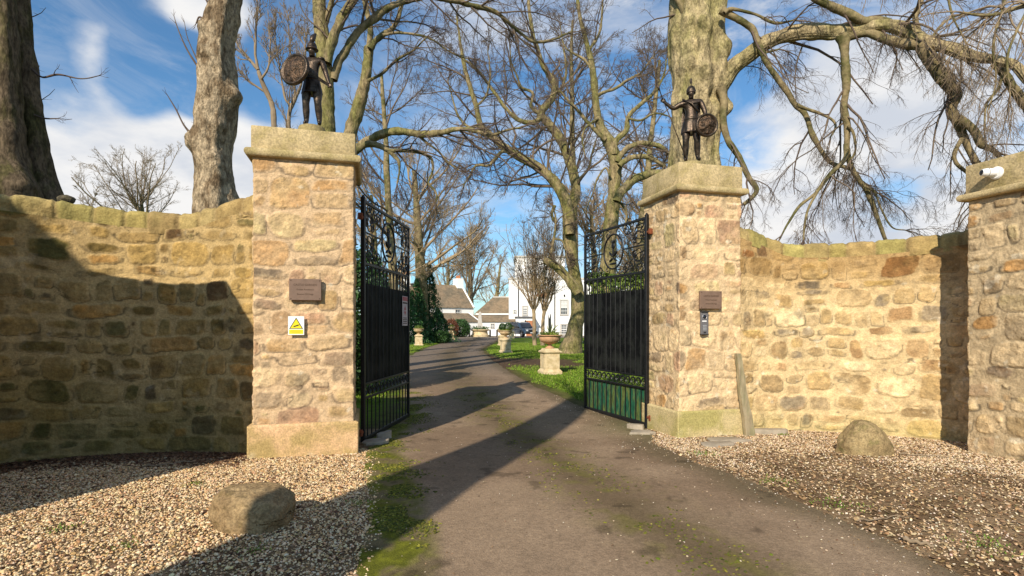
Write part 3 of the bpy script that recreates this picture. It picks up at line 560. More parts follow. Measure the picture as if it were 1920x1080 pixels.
# ------------------------------------------------------------------ iron gates
def cscroll(p0, p1, bulge=.18, coil=.22, turns=1.4, side=1, n=16):
    p0 = np.array(p0, float); p1 = np.array(p1, float); d = p1 - p0; L = np.linalg.norm(d); ex = d / L; ey = np.array((-ex[1], ex[0])) * side
    a = np.linspace(math.pi / 2 + turns * 2 * math.pi, math.pi / 2, n); r = np.linspace(.04, coil, n)
    c1 = np.stack([coil + r * np.cos(a), -coil + r * np.sin(a)], 1) ; m = np.linspace(0, 1, 8)[1:-1]
    arc = np.stack([coil + (1 - 2 * coil) * m, bulge * np.sin(m * math.pi)], 1); c2 = c1[::-1].copy(); c2[:, 0] = 1 - c2[:, 0]
    q = np.concatenate([c1, arc, c2]); return p0 + (q[:, :1] * ex + q[:, 1:] * ey) * L
def gate(name, label, hinge, end, extra_green):
    hinge = np.array(hinge); end = np.array(end); v = end - hinge; L = float(np.linalg.norm(v)); rz = math.atan2(v[1], v[0])
    t = thing(name, label, 'gate', (hinge[0], hinge[1], 0), rz, 'wrought iron gate leaves'); zb, zl, zk, zp, zu, zt = -.10, .50, .69, 2.08, 2.35, 3.22
    I = M['iron']; xz = lambda x, z, y=0: (x, y, z)
    def bar(nm, x, z0, z1, r=.011): MB().tube([(x, 0, z0), (x, 0, z1)], r, 6).build(nm, I, t, auto=60)
    MB().box((0, 0, (zb + zt) / 2), (.055, .055, zt - zb + .06), .006).tube([(0, 0, zt + .02), (0, 0, zt + .06)], [.034, .008], 10).build('hinge_stile', I, t)
    MB().box((L, 0, (zb + zt) / 2), (.045, .045, zt - zb), .006).build('meeting_stile', I, t)
    for nm, z, h in (('top_rail', zt - .02, .04), ('middle_rail', zu, .04), ('lock_rail', zk, .03), ('lock_rail', zl, .03), ('bottom_rail', zb + .03, .06)):
        MB().box((L / 2, 0, z), (L - .05, .036, h), .004).build(nm, I, t)
    b = MB(); b.box((L / 2, 0, (zk + zp) / 2), (L - .07, .006, zp - zk)); b.build('sheet_panel', M['panel'], t)
    n = 13
    for k in range(1, n): bar('bar', L * k / n, zk, zu, .0115)
    for k in range(1, n): bar('bar', L * k / n, zb + .05, zl, .010)
    b = MB()                                                             # short dog bars and little arches under the middle rail
    for k in range(n):
        x0 = L * k / n; x1 = L * (k + 1) / n; a = np.linspace(0, math.pi, 9)
        b.tube([((x0 + x1) / 2 + (x1 - x0) / 2 * .8 * math.cos(q), 0, zu - .09 + .06 * math.sin(q)) for q in a], .007, 5)
        b.tube([((x0 + x1) / 2, 0, zp - .02), ((x0 + x1) / 2, 0, zu - .16), ((x0 + x1) / 2, 0, zu - .11)], [.007, .007, .001], 5)
    b.build('arcading', I, t, auto=60)
    b = MB()                                                             # ring frieze in the lock band
    m = 13
    for k in range(m):
        cx = L * (k + .5) / m; a = np.linspace(0, 2 * math.pi, 17)[:-1]
        b.tube([(cx + .062 * math.cos(q), 0, (zl + zk) / 2 + .062 * math.sin(q)) for q in a], .009, 5, closed=True)
        b.tube([(cx + .06 * (1 - q / 7) * math.cos(q * 1.3), .0, (zl + zk) / 2 + .06 * (1 - q / 7) * math.sin(q * 1.3)) for q in np.linspace(0, 6, 12)], .007, 5)
    b.build('ring_frieze', I, t, auto=60)
    if extra_green:
        rng = np.random.default_rng(3); nx = 40; X = np.linspace(.04, L - .04, nx); Z = np.linspace(zb + .06, zl - .02, 8); V = np.array([(x, .02 + .006 * math.sin(x * 60), z) for z in Z for x in X]) * np.array((1, extra_green, 1))
        np_obj('backing_sheet', V, grid_faces(8, nx), M['green'], t)
    # upper tracery: central ring with emblem, cross bar, scrolls mirrored in the four quarters
    cz = (zu + zt) / 2; cx = L / 2; rr = .30; a = np.linspace(0, 2 * math.pi, 41)[:-1]
    MB().tube([(cx + rr * math.cos(q), 0, cz + rr * math.sin(q)) for q in a], .015, 8, closed=True).build('medallion_ring', I, t, auto=60)
    for s, x0, x1 in ((0, .03, cx - rr), (1, cx + rr, L - .03)): MB().box(((x0 + x1) / 2, 0, cz), (x1 - x0, .022, .022), .003).build('cross_bar', I, t)
    b = MB(); e = lambda x, z, w, h, tilt=0: b.add(*ell(cx + x, 0, cz + z, w, .022, h, tilt))
    def ell(x, y, z, a_, b_, c_, tilt):
        V = IV2 * np.array((a_, b_, c_)); ct, st = math.cos(tilt), math.sin(tilt); V = np.stack([V[:, 0] * ct - V[:, 2] * st + x, V[:, 1] + y, V[:, 0] * st + V[:, 2] * ct + z], 1); return V, IF2
    e(0, .10, .055, .065); e(0, .0, .018, .12); e(-.07, -.04, .075, .022, -.7); e(.07, -.04, .075, .022, .7); e(-.06, -.14, .07, .02, .5); e(.06, -.14, .07, .02, -.5)
    for q in np.linspace(-.9, .9, 5): b.tube([(cx + .03 * math.sin(q), 0, cz + .14), (cx + .10 * math.sin(q), 0, cz + .14 + .10 * math.cos(q))], [.014, .003], 6)
    e(0, -.21, .12, .02); b.build('emblem', I, t, smooth=True)
    for sx in (-1, 1):
        for sz in (-1, 1):
            X = lambda u: cx + sx * u * (cx - .03); Z = lambda w: cz + sz * w * (zt - .04 - cz)
            for (u0, w0, u1, w1, sd, bl) in ((.98, .10, .60, .92, 1, .16), (.40, .96, .86, .50, -1, .2), (.95, .95, .62, .55, -1, .1), (.10, .98, .52, .96, 1, .1), (.99, .98, .78, .70, 1, .25), (.96, .38, .66, .12, 1, .2), (.60, .40, .95, .55, 1, .2), (.30, .80, .62, .60, -1, .14)):
                q = cscroll((X(u0), Z(w0)), (X(u1), Z(w1)), bl, .2, 1.2, sd * sx * sz)
                MB().tube([(p[0], 0, p[1]) for p in q], .0085, 5).build('scroll', I, t, auto=60)
    for z in (zt - .25, .05):
        b = MB().tube([(-.11, 0, z), (.03, 0, z)], .022, 8).box((-.10, 0, z), (.05, .06, .09), .008); b.build('hinge', M['rust'], t)
    return t
bm = bmesh.new(); bmesh.ops.create_icosphere(bm, subdivisions=2, radius=1); bm.verts.index_update(); IV2 = np.array([tuple(v.co) for v in bm.verts]); IF2 = np.array([[v.index for v in f.verts] for f in bm.faces]); bm.free()
gL = gate('iron_gate', 'left black iron gate leaf, standing open, with the pink and white notice on it', (-2.03, 7.47), (-1.82, 9.6), False)
gR = gate('iron_gate', 'right black iron gate leaf, standing open, with green showing through its bottom bars', (2.13, 8.66), (1.40, 10.45), -1)

def text(s, size, name, mat_, parent, loc, ext=.0008, align='CENTER'):
    c = bpy.data.curves.new(name, 'FONT'); c.body = s; c.size = size; c.extrude = ext; c.align_x = align; c.align_y = 'CENTER'; c.materials.append(mat_)
    tmp = bpy.data.objects.new(name, c); COL.objects.link(tmp); dg = bpy.context.evaluated_depsgraph_get(); me = bpy.data.meshes.new_from_object(tmp.evaluated_get(dg)); bpy.data.objects.remove(tmp); bpy.data.curves.remove(c); me.name = name; o = bpy.data.objects.new(name, me); COL.objects.link(o); o.parent = parent; o.location = loc; o.rotation_euler = (R(90), 0, 0); return o
def face_pt(org, rz, t, y): return (org[0] + math.cos(rz) * t - math.sin(rz) * y, org[1] + math.sin(rz) * t + math.cos(rz) * y)
def plaque(label, org, t0, t1, z0, z1, lines):
    x, y = face_pt(org, TH, (t0 + t1) / 2, -.035); w, h = t1 - t0, z1 - z0
    o = thing('plaque', label, 'plaque', (x, y, (z0 + z1) / 2), TH, 'engraved pillar plaques')
    MB().box((0, 0, 0), (w, .045, h), .004).build('plate', M['plaque'], o)
    for s, sz, z in lines: text(s, sz, 'lettering', M['letter'], o, (0, -.0232, z))
    for sx in (-1, 1):
        for sz_ in (-1, 1): MB().tube([(sx * (w / 2 - .02), -.022, sz_ * (h / 2 - .02)), (sx * (w / 2 - .02), -.026, sz_ * (h / 2 - .02))], .006, 8).build('screw', M['letter'], o)
    return o
plaque('brown bronze plaque above the yellow warning sign on the left pillar', A0, .417, .776, 1.797, 2.05, (('CASTLE GARDEN', .034, .055), ('Private Residence', .027, .0), ('Beware Of Dogs', .027, -.055)))
plaque('small brown plaque above the intercom on the right pillar', C0, .313, .668, 1.739, 1.994, (('CASTLE GARDEN', .033, .055), ('Private Residence', .027, .0), ('Beware Of Dogs', .027, -.055)))
def warning():
    x, y = face_pt(A0, TH, .494, -.04); o = thing('warning_sign', 'white and yellow warning sign with black triangle below the left plaque', 'warning sign', (x, y, 1.4965), TH)
    w, h = .178, .221; MB().box((0, 0, 0), (w, .006, h), .001).build('sign_plate', M['signwhite'], o)
    def tri(s, z, yy, m, nm): MB().add([(-s, yy, z), (s, yy, z), (0, yy, z + s * 1.72)], [(0, 1, 2)]).build(nm, m, o)
    tri(.078, -.038, -.0035, M['black'], 'triangle_border'); tri(.064, -.031, -.0042, M['yellow'], 'triangle')
    b = MB(); b.box((.0, -.0052, -.002), (.05, .001, .013), rz=0, M=Matrix.Rotation(R(-18), 4, 'Y')); b.box((-.022, -.0052, -.012), (.02, .001, .006)); b.box((.03, -.0052, .008), (.014, .001, .008)); b.build('camera_symbol', M['black'], o)
    MB().box((0, -.0036, -.072), (w - .022, .001, .052)).build('caption_band', M['yellow'], o)
    MB().box((0, -.0042, -.060), (w * .6, .0008, .003)).box((0, -.0042, -.072), (w * .7, .0008, .003)).box((0, -.0042, -.084), (w * .55, .0008, .003)).build('caption_lines', M['dryline'], o)
M['dryline'] = mat('faded_caption', (.42, .33, .03), rough=.6)
warning()
def intercom():
    x, y = face_pt(C0, TH, .385, -.04); o = thing('intercom', 'slim dark grey intercom panel with keypad below the right plaque', 'intercom', (x, y, 1.532), TH)
    MB().box((0, 0, 0), (.125, .035, .32), .006, seg=2).build('housing', M['grey'], o); MB().box((0, -.008, .163), (.13, .055, .014), .003).build('rain_hood', M['cgrey'], o); MB().box((0, -.004, -.162), (.13, .042, .012), .003).build('base_lip', M['cgrey'], o)
    T = Matrix.Translation((-.005, -.018, .09)) @ Matrix.Rotation(R(90), 4, 'X'); MB().lathe([(.03, 0), (.03, .004), (.022, .010), (.0, .012)], n=20, M=T).build('camera_eye', M['lens'], o, smooth=True)
    T = Matrix.Translation((-.005, -.018, .09)) @ Matrix.Rotation(R(90), 4, 'X'); MB().lathe([(.036, 0), (.036, .003), (.031, .003), (.031, 0)], n=20, M=T).build('camera_bezel', M['steel'], o, smooth=True)
    MB().box((-.008, -.019, .028), (.07, .003, .016), .001).build('name_plate', M['signwhite'], o)
    b = MB()
    for i in range(3):
        for j in range(4): b.box((-.025 + .021 * i, -.020, -.035 - .021 * j), (.016, .005, .016), .002)
    b.build('keypad', M['steel'], o); MB().box((0.0, -.019, -.135), (.04, .003, .02), .001).build('maker_badge', M['cgrey'], o)
intercom()
def cctv():
    t_ = .349; x, y = face_pt((5.62, 6.78), rzR, t_, 0); o = thing('security_camera', 'white security camera fixed to the cap of the far right pillar', 'security camera', (x, y, 3.29), rzR)
    T0 = Matrix.Rotation(R(90), 4, 'X')
    MB().lathe([(.075, 0), (.075, .02), (.062, .035), (0, .036)], n=24, M=T0).build('mount', M['camwhite'], o, auto=40)
    T = Matrix.Translation((0, -.03, .005)) @ Matrix.Rotation(R(88), 4, 'X') @ Matrix.Rotation(R(-22), 4, 'Y') @ Matrix.Scale(.82, 4)
    MB().lathe([(.055, 0), (.06, .04), (.062, .09), (.058, .13), (.050, .165), (.046, .18), (.040, .182), (0, .176)], n=28, M=T).build('camera_body', M['camwhite'], o, auto=40)
    MB().lathe([(.040, .1825), (.034, .186), (.024, .188), (0, .192)], n=24, M=T).build('lens', M['lens'], o, smooth=True)
    MB().lathe([(.0625, .10), (.0635, .102), (.0625, .106)], n=28, M=T).build('seam_ring', M['grey'], o)
    x, y = face_pt((5.62, 6.78), rzR, .73, 0); o = thing('security_camera', 'second, black lensed camera half out of frame on the far right pillar', 'security camera', (x, y, 3.34), rzR)
    MB().lathe([(.04, 0), (.04, .02), (.03, .05), (0, .052)], n=20, M=T0).build('camera_body', M['cgrey'], o, auto=40); MB().lathe([(.02, .053), (.012, .058), (0, .06)], n=16, M=T0).build('lens', M['lens'], o)
cctv()
def notice():
    # fixed to the near face of the left leaf
    h = np.array((-2.03, 7.47)); e = np.array((-1.82, 9.6)); v = (e - h) / np.linalg.norm(e - h); L = np.linalg.norm(e - h); rz = math.atan2(v[1], v[0])
    p = h + v * (L - .26); n = np.array((v[1], -v[0])); p = p + n * .02
    o = thing('gate_notice', 'tall faded pink and white notice on the left gate leaf', 'notice', (p[0], p[1], 1.745), rz)
    MB().box((0, 0, 0), (.30, .004, .50), .001).build('sign_plate', M['pinksign'], o)
    MB().box((0, -.0028, .205), (.28, .001, .07)).build('header_band', M['redsign'], o); MB().box((0, -.0028, .135), (.26, .001, .025)).build('text_line', M['letter'], o)
    b = MB(); b.add([(-.06, -.003, .02), (.06, -.003, .02), (0, -.003, .10)], [(0, 1, 2)]); b.add([(-.06, -.003, -.01), (0, -.003, -.08), (.06, -.003, -.01)], [(0, 1, 2)]); b.box((0, -.0032, .005), (.03, .001, .08)); b.build('warning_symbol', M['redsign'], o)
    for z, w in ((-.12, .2), (-.15, .24), (-.18, .22), (-.21, .24)): MB().box((0, -.0028, z), (w, .001, .014)).build('text_line', M['letter'], o)
notice()

# ------------------------------------------------------------------ bronze warriors
def skin_mesh(name, J, E, parent, mat_, lv=2):
    keys = list(J); idx = {k: i for i, k in enumerate(keys)}; me = bpy.data.meshes.new(name)
    me.from_pydata([J[k][0] for k in keys], [(idx[a], idx[b]) for a, b in E], []); o = bpy.data.objects.new(name, me); COL.objects.link(o)
    md = o.modifiers.new('s', 'SKIN'); md.use_smooth_shade = True; md.branch_smoothing = .6
    for i, k in enumerate(keys):
        r = J[k][1]; r = (r, r) if np.isscalar(r) else r; r = (r[0] * 1.34, r[1] * 1.34); me.skin_vertices[0].data[i].radius = r
    me.skin_vertices[0].data[0].use_root = True
    ms = o.modifiers.new('u', 'SUBSURF'); ms.levels = ms.render_levels = lv
    dg = bpy.context.evaluated_depsgraph_get(); m2 = bpy.data.meshes.new_from_object(o.evaluated_get(dg)); m2.name = name; o.modifiers.clear(); o.data = m2; bpy.data.meshes.remove(me)
    m2.materials.clear(); m2.materials.append(mat_); m2.polygons.foreach_set('use_smooth', [True] * len(m2.polygons)); o.parent = parent; return o
def figure(t, arms, hands, headturn=0., legs=None, s=1.0):
    J = {'pel': ((0, 0, .95), (.135, .10)), 'spi': ((0, 0, 1.10), (.12, .095)), 'che': ((0, -.005, 1.28), (.15, .11)), 'uch': ((0, 0, 1.40), (.12, .085)), 'nek': ((0, .0, 1.50), .055), 'hed': ((0, -.012, 1.60), (.070, .080)), 'top': ((0, .0, 1.69), (.068, .08))}
    E = [('pel', 'spi'), ('spi', 'che'), ('che', 'uch'), ('uch', 'nek'), ('nek', 'hed'), ('hed', 'top')]
    J['nos'] = ((0, -.10, 1.595), .014); E.append(('hed', 'nos'))
    lg = legs or {-1: ((-.105, 0, .88), (-.12, -.03, .50), (-.12, .02, .10), (-.13, -.12, .045)), 1: ((.105, 0, .88), (.13, -.05, .50), (.15, .02, .10), (.18, -.12, .045))}
    for q in (-1, 1):
        h, k, a, f = lg[q]; c = 'L' if q < 0 else 'R'
        mt = tuple((np.array(h) * .5 + np.array(k) * .5)); cf = tuple(np.array(k) * .6 + np.array(a) * .4 + np.array((0, .02, 0)))
        J[c + 'h'] = (h, .10); J[c + 'm'] = (mt, .082); J[c + 'k'] = (k, .058); J[c + 'c'] = (cf, .060); J[c + 'a'] = (a, .036); J[c + 'f'] = (f, (.040, .028))
        E += [('pel', c + 'h'), (c + 'h', c + 'm'), (c + 'm', c + 'k'), (c + 'k', c + 'c'), (c + 'c', c + 'a'), (c + 'a', c + 'f')]
        sh, el, wr = arms[q]; J[c + 's'] = (sh, .066); J[c + 'b'] = (tuple((np.array(sh) + el) / 2), .052); J[c + 'e'] = (el, .042); J[c + 'w'] = (wr, .028); E += [('uch', c + 's'), (c + 's', c + 'b'), (c + 'b', c + 'e'), (c + 'e', c + 'w')]
        d = np.array(wr) - np.array(el); d /= np.linalg.norm(d); pm = np.array(wr) + d * .06; J[c + 'p'] = (tuple(pm), (.036, .022)); E.append((c + 'w', c + 'p'))
        side = np.cross(d, (0, 1, 0)); side /= np.linalg.norm(side) + 1e-9; fw = np.cross(side, d)
        for i in range(4):
            b_ = pm + d * .035 + side * (.022 * (i - 1.5)); k1 = b_ + d * (.03 - .004 * abs(i - 1)) - fw * .012; k2 = k1 - fw * .03 + d * .004
            J[c + f'g{i}'] = (tuple(b_), .0105); J[c + f'i{i}'] = (tuple(k1), .010); J[c + f'j{i}'] = (tuple(k2), .009); E += [(c + 'p', c + f'g{i}'), (c + f'g{i}', c + f'i{i}'), (c + f'i{i}', c + f'j{i}')]
        b_ = pm + side * .045 * q - fw * .01; J[c + 't'] = (tuple(b_), .012); J[c + 'u'] = (tuple(b_ + d * .03 - fw * .025), .010); E += [(c + 'p', c + 't'), (c + 't', c + 'u')]
    o = skin_mesh('body', J, E, t, M['bronze'])
    # face: brow, cheeks, chin and mouth relief, muscles on the chest
    me = o.data; n = len(me.vertices); co = np.empty(n * 3); me.vertices.foreach_get('co', co); co = co.reshape(-1, 3)
    def push(c, r, v): 
        w = np.exp(-(np.linalg.norm(co - np.array(c), axis=1) / r) ** 2)[:, None]; co[:] += w * np.array(v)
    for sx in (-1, 1):
        push((.032 * sx, -.09, 1.615), .016, (0, .014, 0)); push((.03 * sx, -.09, 1.64), .016, (0, -.008, 0)); push((.045 * sx, -.08, 1.58), .02, (0, -.006, 0)); push((.085 * sx, .0, 1.60), .02, (.012 * sx, 0, 0)); push((.07 * sx, -.12, 1.36), .05, (0, -.022, 0))
        for z in (1.08, 1.15, 1.22): push((.035 * sx, -.11, z), .025, (0, -.010, 0))
    push((0, -.09, 1.545), .018, (0, -.012, 0)); push((0, -.09, 1.565), .010, (0, .008, 0))
    me.vertices.foreach_set('co', co.ravel()); me.update(); return o
def shield(t, c, r, yaw, pitch, relief=True):
    T = Matrix.Translation(c) @ Matrix.Rotation(yaw, 4, 'Z') @ Matrix.Rotation(pitch, 4, 'X')
    nr, na = 26, 64; rr = np.linspace(.001, r * .86, nr)[:, None]; an = np.linspace(0, 2 * math.pi, na, endpoint=False)[None]; X = rr * np.cos(an); Z = rr * np.sin(an)
    rel = .035 * np.maximum(fbm2(X / r, Z / r, 3.2, 3, 4.), -.1) * (rr < r * .8); Y = -.09 * (1 - (rr / r) ** 2) - rel + 0 * an
    V = [T @ Vector(q) for q in np.stack([X, Y, Z], -1).reshape(-1, 3)]
    n0 = len(V); b = MB(); F = [tuple(f) for f in grid_faces(nr, na, True)]; b.add(V, F); o = b.build('shield_face', M['bronze_relief'], t, smooth=True)
    prof = [(.80, -.03), (.86, -.055), (.93, -.06), (.99, -.045), (1.02, -.01), (1.0, .02), (.9, .02), (.5, -.03), (.0, -.05)]; T2 = T @ Matrix.Rotation(R(-90), 4, 'X')
    MB().lathe([(q * r, z * 1.0) for q, z in [(p, -zz) for p, zz in prof]][::1], n=48, M=T @ Matrix.Rotation(R(90), 4, 'X')).build('shield_rim', M['bronze'], t, smooth=True)
def skirt(t, z0, z1, r0, r1):
    n = 48; prof = []
    V = []; F = []; L = 10
    for i in range(L):
        f = i / (L - 1); z = z0 + (z1 - z0) * f; r = r0 + (r1 - r0) * f ** .8
        for k in range(n): a = 2 * math.pi * k / n; q = r * (1 + .05 * f * math.cos(a * 12)); V.append((q * 1.05 * math.cos(a), q * .82 * math.sin(a), z))
    for i in range(L - 1):
        for k in range(n): F.append((i * n + k, (i + 1) * n + k, (i + 1) * n + (k + 1) % n, i * n + (k + 1) % n))
    F.append(tuple((L - 1) * n + k for k in range(n))); b = MB(); b.add(V, F); b.build('skirt', M['bronze'], t, smooth=True)
    MB().lathe([(r0 * 1.0, -.03), (r0 * 1.08, -.02), (r0 * 1.08, .03), (r0 * 1.0, .04)], (0, 0, z0), 32, M=Matrix.Scale(.84, 4, (0, 1, 0))).build('belt', M['bronze'], t, smooth=True)
def drum(t, h, r, s):
    p = [(r * 1.0 / s, -h / s), (r * 1.03 / s, -h * .5 / s), (r * .95 / s, -.012 / s), (r * .8 / s, 0)]; MB().lathe(p, n=40).build('base', M['drum'], t, auto=50)
def statue_l():
    s = .59; t = thing('statue', 'dark bronze warrior with plumed helmet and large round shield, on the left pillar', 'statue', (-2.505, 6.86, 3.84 + .14), R(6), 'bronze warrior statues'); t.scale = (s, s, s)
    figure(t, {-1: ((-.20, 0, 1.42), np.array((-.34, -.06, 1.20)), (-.26, -.26, 1.08)), 1: ((.20, 0, 1.42), np.array((.285, .02, 1.16)), (.36, -.06, .93))}, None)
    drum(t, .145, .165, s); skirt(t, 1.0, .70, .15, .205); shield(t, (-.25, -.32, 1.06), .335, R(-24), R(-6))
    MB().lathe([(.130, -.03), (.134, -.018), (.105, .0), (.104, .05), (.088, .10), (.05, .14), (0, .15)], (0, -.005, 1.665), 28).build('helmet', M['bronze'], t, smooth=True)
    b = MB(); a = np.linspace(-.9, 1.5, 12); V = []; F = []
    pts = [(.0, .10 * math.sin(q) + .02, 1.73 + .10 * math.cos(q)) for q in a]
    b.tube([(0, -.05, 1.79), (.01, .0, 1.87), (.03, .03, 1.95), (.07, .04, 2.01)], [.035, .06, .05, .018], 10); b.tube([(0, .0, 1.80), (0, .10, 1.82), (0, .15, 1.72), (0, .15, 1.60)], [.04, .04, .035, .012], 8); b.build('helmet_crest', M['bronze'], t, smooth=True)
    b = MB(); b.add([(x, y, z) for (x, y, z) in [(.385, -.10, .82), (.36, -.13, .90), (-.06, -.34, 1.11), (-.10, -.35, 1.10), (-.08, -.33, 1.04)]] + [(.38, -.075, .83), (.35, -.10, .91), (-.06, -.31, 1.12), (-.10, -.33, 1.10), (-.08, -.30, 1.04)], [(0, 1, 2, 3, 4), (9, 8, 7, 6, 5), (0, 5, 6, 1), (1, 6, 7, 2), (2, 7, 8, 3), (3, 8, 9, 4), (4, 9, 5, 0)]); b.build('sword_blade', M['bronze'], t)
    MB().tube([(.30, -.13, .90), (.42, -.06, .92)], .016, 8).tube([(.37, -.085, .87), (.42, -.06, .83)], .018, 8).build('sword_hilt', M['bronze'], t)
    b = MB(); b.tube([(-.20, .06, 1.47), (0, .10, 1.45), (.20, .06, 1.47)], [.05, .04, .05], 10); b.lathe([(.085, 0), (.075, .04), (.04, .06)], (-.19, 0, 1.43), 14); b.lathe([(.085, 0), (.075, .04), (.04, .06)], (.19, 0, 1.43), 14); b.build('shoulder_guard', M['bronze'], t, smooth=True)
def statue_r():
    s = .645; t = thing('statue', 'bronze warrior holding an upright spear and small shield, on the right pillar', 'statue', (2.70, 8.26, 3.84 + .11), R(-12), 'bronze warrior statues'); t.scale = (s, s, s)
    figure(t, {-1: ((-.21, 0, 1.42), np.array((-.40, -.02, 1.28)), (-.585, -.08, 1.42)), 1: ((.21, 0, 1.42), np.array((.31, -.02, 1.16)), (.30, -.14, .86))}, None)
    drum(t, .115, .17, s); skirt(t, 1.0, .68, .15, .215); shield(t, (.31, -.26, .76), .26, R(16), R(4))
    MB().lathe([(.102, -.05), (.106, -.03), (.104, .03), (.085, .085), (.045, .125), (0, .13)], (0, .0, 1.665), 28).build('helmet', M['bronze'], t, smooth=True)
    MB().tube([(0, 0, 1.78), (0, 0, 1.84), (.0, .0, 1.88), (.0, .0, 1.95), (0, 0, 1.98)], [.012, .012, .03, .026, .006], 10).tube([(-.10, -.045, 1.66), (0, -.10, 1.665), (.10, -.045, 1.66)], .012, 8).build('helmet_crest', M['bronze'], t, smooth=True)
    b = MB(); b.tube([(-.72, -.10, 1.72), (-.10, -.12, .02)], .012, 8); b.build('spear_shaft', M['bronze'], t, smooth=True)
    MB().tube([(-.71, -.10, 1.70), (-.745, -.10, 1.79), (-.79, -.10, 1.92)], [.012, .032, .003], 8).build('spear_head', M['bronze'], t, smooth=True)
    MB().tube([(-.20, -.09, 1.46), (.0, -.15, 1.33), (.17, -.12, 1.12)], [.022, .026, .022], 8).tube([(-.19, -.10, 1.36), (0, -.14, 1.34), (.19, -.10, 1.37)], .013, 8).build('cuirass_strap', M['bronze'], t, smooth=True)
    b = MB(); b.add(*(lambda V, F: (V, F))(*cloak())); b.build('cloak', M['bronze'], t, smooth=True)
def cloak():
    V = []; n = 12; m = 14
    for i in range(m):
        f = i / (m - 1); z = 1.46 - .75 * f; hw = .19 + .05 * f
        for k in range(n): u = k / (n - 1) * 2 - 1; V.append((hw * u + .02, .11 + .05 * f + .02 * math.sin(u * 9) * f, z))
    V2 = [(x, y + .02, z) for x, y, z in V]; F = [tuple(f) for f in grid_faces(m, n)]; N = n * m
    return V + V2, F + [tuple(q + N for q in f[::-1]) for f in F]
statue_l(); statue_r()

# ------------------------------------------------------------------ boulders, slabs, plank
def rock(name, label, c, size, seed, cols, shape=None, group=None, rz=0):
    bm = bmesh.new(); bmesh.ops.create_icosphere(bm, subdivisions=6, radius=1); bm.verts.index_update(); V = np.array([tuple(v.co) for v in bm.verts]); F = np.array([[v.index for v in f.verts] for f in bm.faces]); bm.free()
    V = np.sign(V) * np.abs(V) ** .92
    if shape: V = shape(V)
    V = V * (1 + .16 * fbm(V, 1.2, 3, seed)[:, None] + .05 * fbm(V, 4, 4, seed + 3)[:, None] - .10 * np.abs(fbm(V, 1.7, 3, seed + 6))[:, None]); n = fbm(V, 2.2, 4, seed + 9)
    cc = mixc(cols[0], cols[1], sstep(-.2, .3, n)); cc = mixc(cc, cols[2], sstep(.1, .5, fbm(V, 5, 4, seed + 2)) * .7)
    V = V * np.array(size) / 2; o = np_obj(name, V, F, M['boulder'], col=np.clip(cc * (1 + .2 * fbm(V, 40, 3)[:, None]), 0, 1)); o.location = c; o.rotation_euler = (0, 0, rz)
    return tag(o, label, 'boulder', group)
rock('boulder', 'long low grey brown boulder on the left gravel', (-1.95, 4.12, .07), (.60, .46, .42), 3.3, ((.24, .165, .085), (.31, .22, .115), (.16, .115, .05)), lambda V: np.stack([V[:, 0] * (1 + .06 * V[:, 2]), V[:, 1] * (1 + .25 * V[:, 0]), np.minimum(V[:, 2], .84 + .10 * V[:, 1]) * (1.15 - .12 * V[:, 0]) + .16 * V[:, 0] * (V[:, 2] < 0)], 1), rz=R(8))
rock('boulder', 'peaked greenish boulder on the right gravel against the sunlit wall', (4.33, 6.72, .0), (.60, .46, .62), 8.1, ((.25, .18, .09), (.31, .23, .115), (.17, .145, .055)), lambda V: np.stack([V[:, 0] * (1.1 - .28 * V[:, 2]) - .14 * np.maximum(V[:, 2], 0), V[:, 1], V[:, 2] * (1 + .12 * np.cos(V[:, 0] * 2))], 1))
rock('boulder', 'small dark stone lying on the left wall beside the twin trunks', (-6.55, 8.05, 3.35), (.22, .2, .13), 5.0, ((.09, .075, .05), (.12, .1, .06), (.07, .07, .03)))
rk = np.random.default_rng(8)
def slab(label, x, y, w, d, h, rz, tilt=0, seed=0):
    n = 14; b = MB(); r = np.random.default_rng(seed); pr = 1 + .10 * r.normal(0, 1, n); V = []
    for z, k in ((-.05, 1), (h * .8, 1), (h, .94)):
        for i in range(n): a = 2 * math.pi * i / n; q = (abs(math.cos(a)) ** 4 + abs(math.sin(a)) ** 4) ** -.25 * pr[i]; V.append((q * k * math.cos(a) * w / 2, q * k * math.sin(a) * d / 2, z + tilt * math.cos(a)))
    F = [(j * n + i, j * n + (i + 1) % n, (j + 1) * n + (i + 1) % n, (j + 1) * n + i) for j in range(2) for i in range(n)] + [tuple(2 * n + i for i in range(n))]
    b.add(V, F); o = b.build('stone_slab', M['slab'], None, auto=40); o.location = (x, y, gf(y) + .01); o.rotation_euler = (0, 0, rz); tag(o, label, 'stone slab')
slab('flat worn stone at the foot of the left gate leaf', -1.83, 7.35, .34, .26, .045, .3, .01, 1); slab('small stone wedge beside the left gate hinge', -1.80, 7.72, .22, .11, .09, .7, .02, 2)
slab('flat worn stone under the hinge of the right gate leaf', 1.93, 8.15, .34, .26, .035, -.3, 0, 3); slab('thin stone wedge under the right gate bottom rail', 1.92, 8.55, .30, .10, .075, -.8, .01, 4)
slab('cracked paving slab sunk in gravel before the right pillar plinth', 2.95, 7.52, .55, .30, .03, .15, 0, 5); slab('second paving slab, closer to the drive, before the right pillar plinth', 2.72, 7.22, .42, .26, .025, .3, 0, 6)
slab('mossy slab at the foot of the sunlit right wall', 3.85, 8.14, .5, .14, .07, .0, 0, 7)
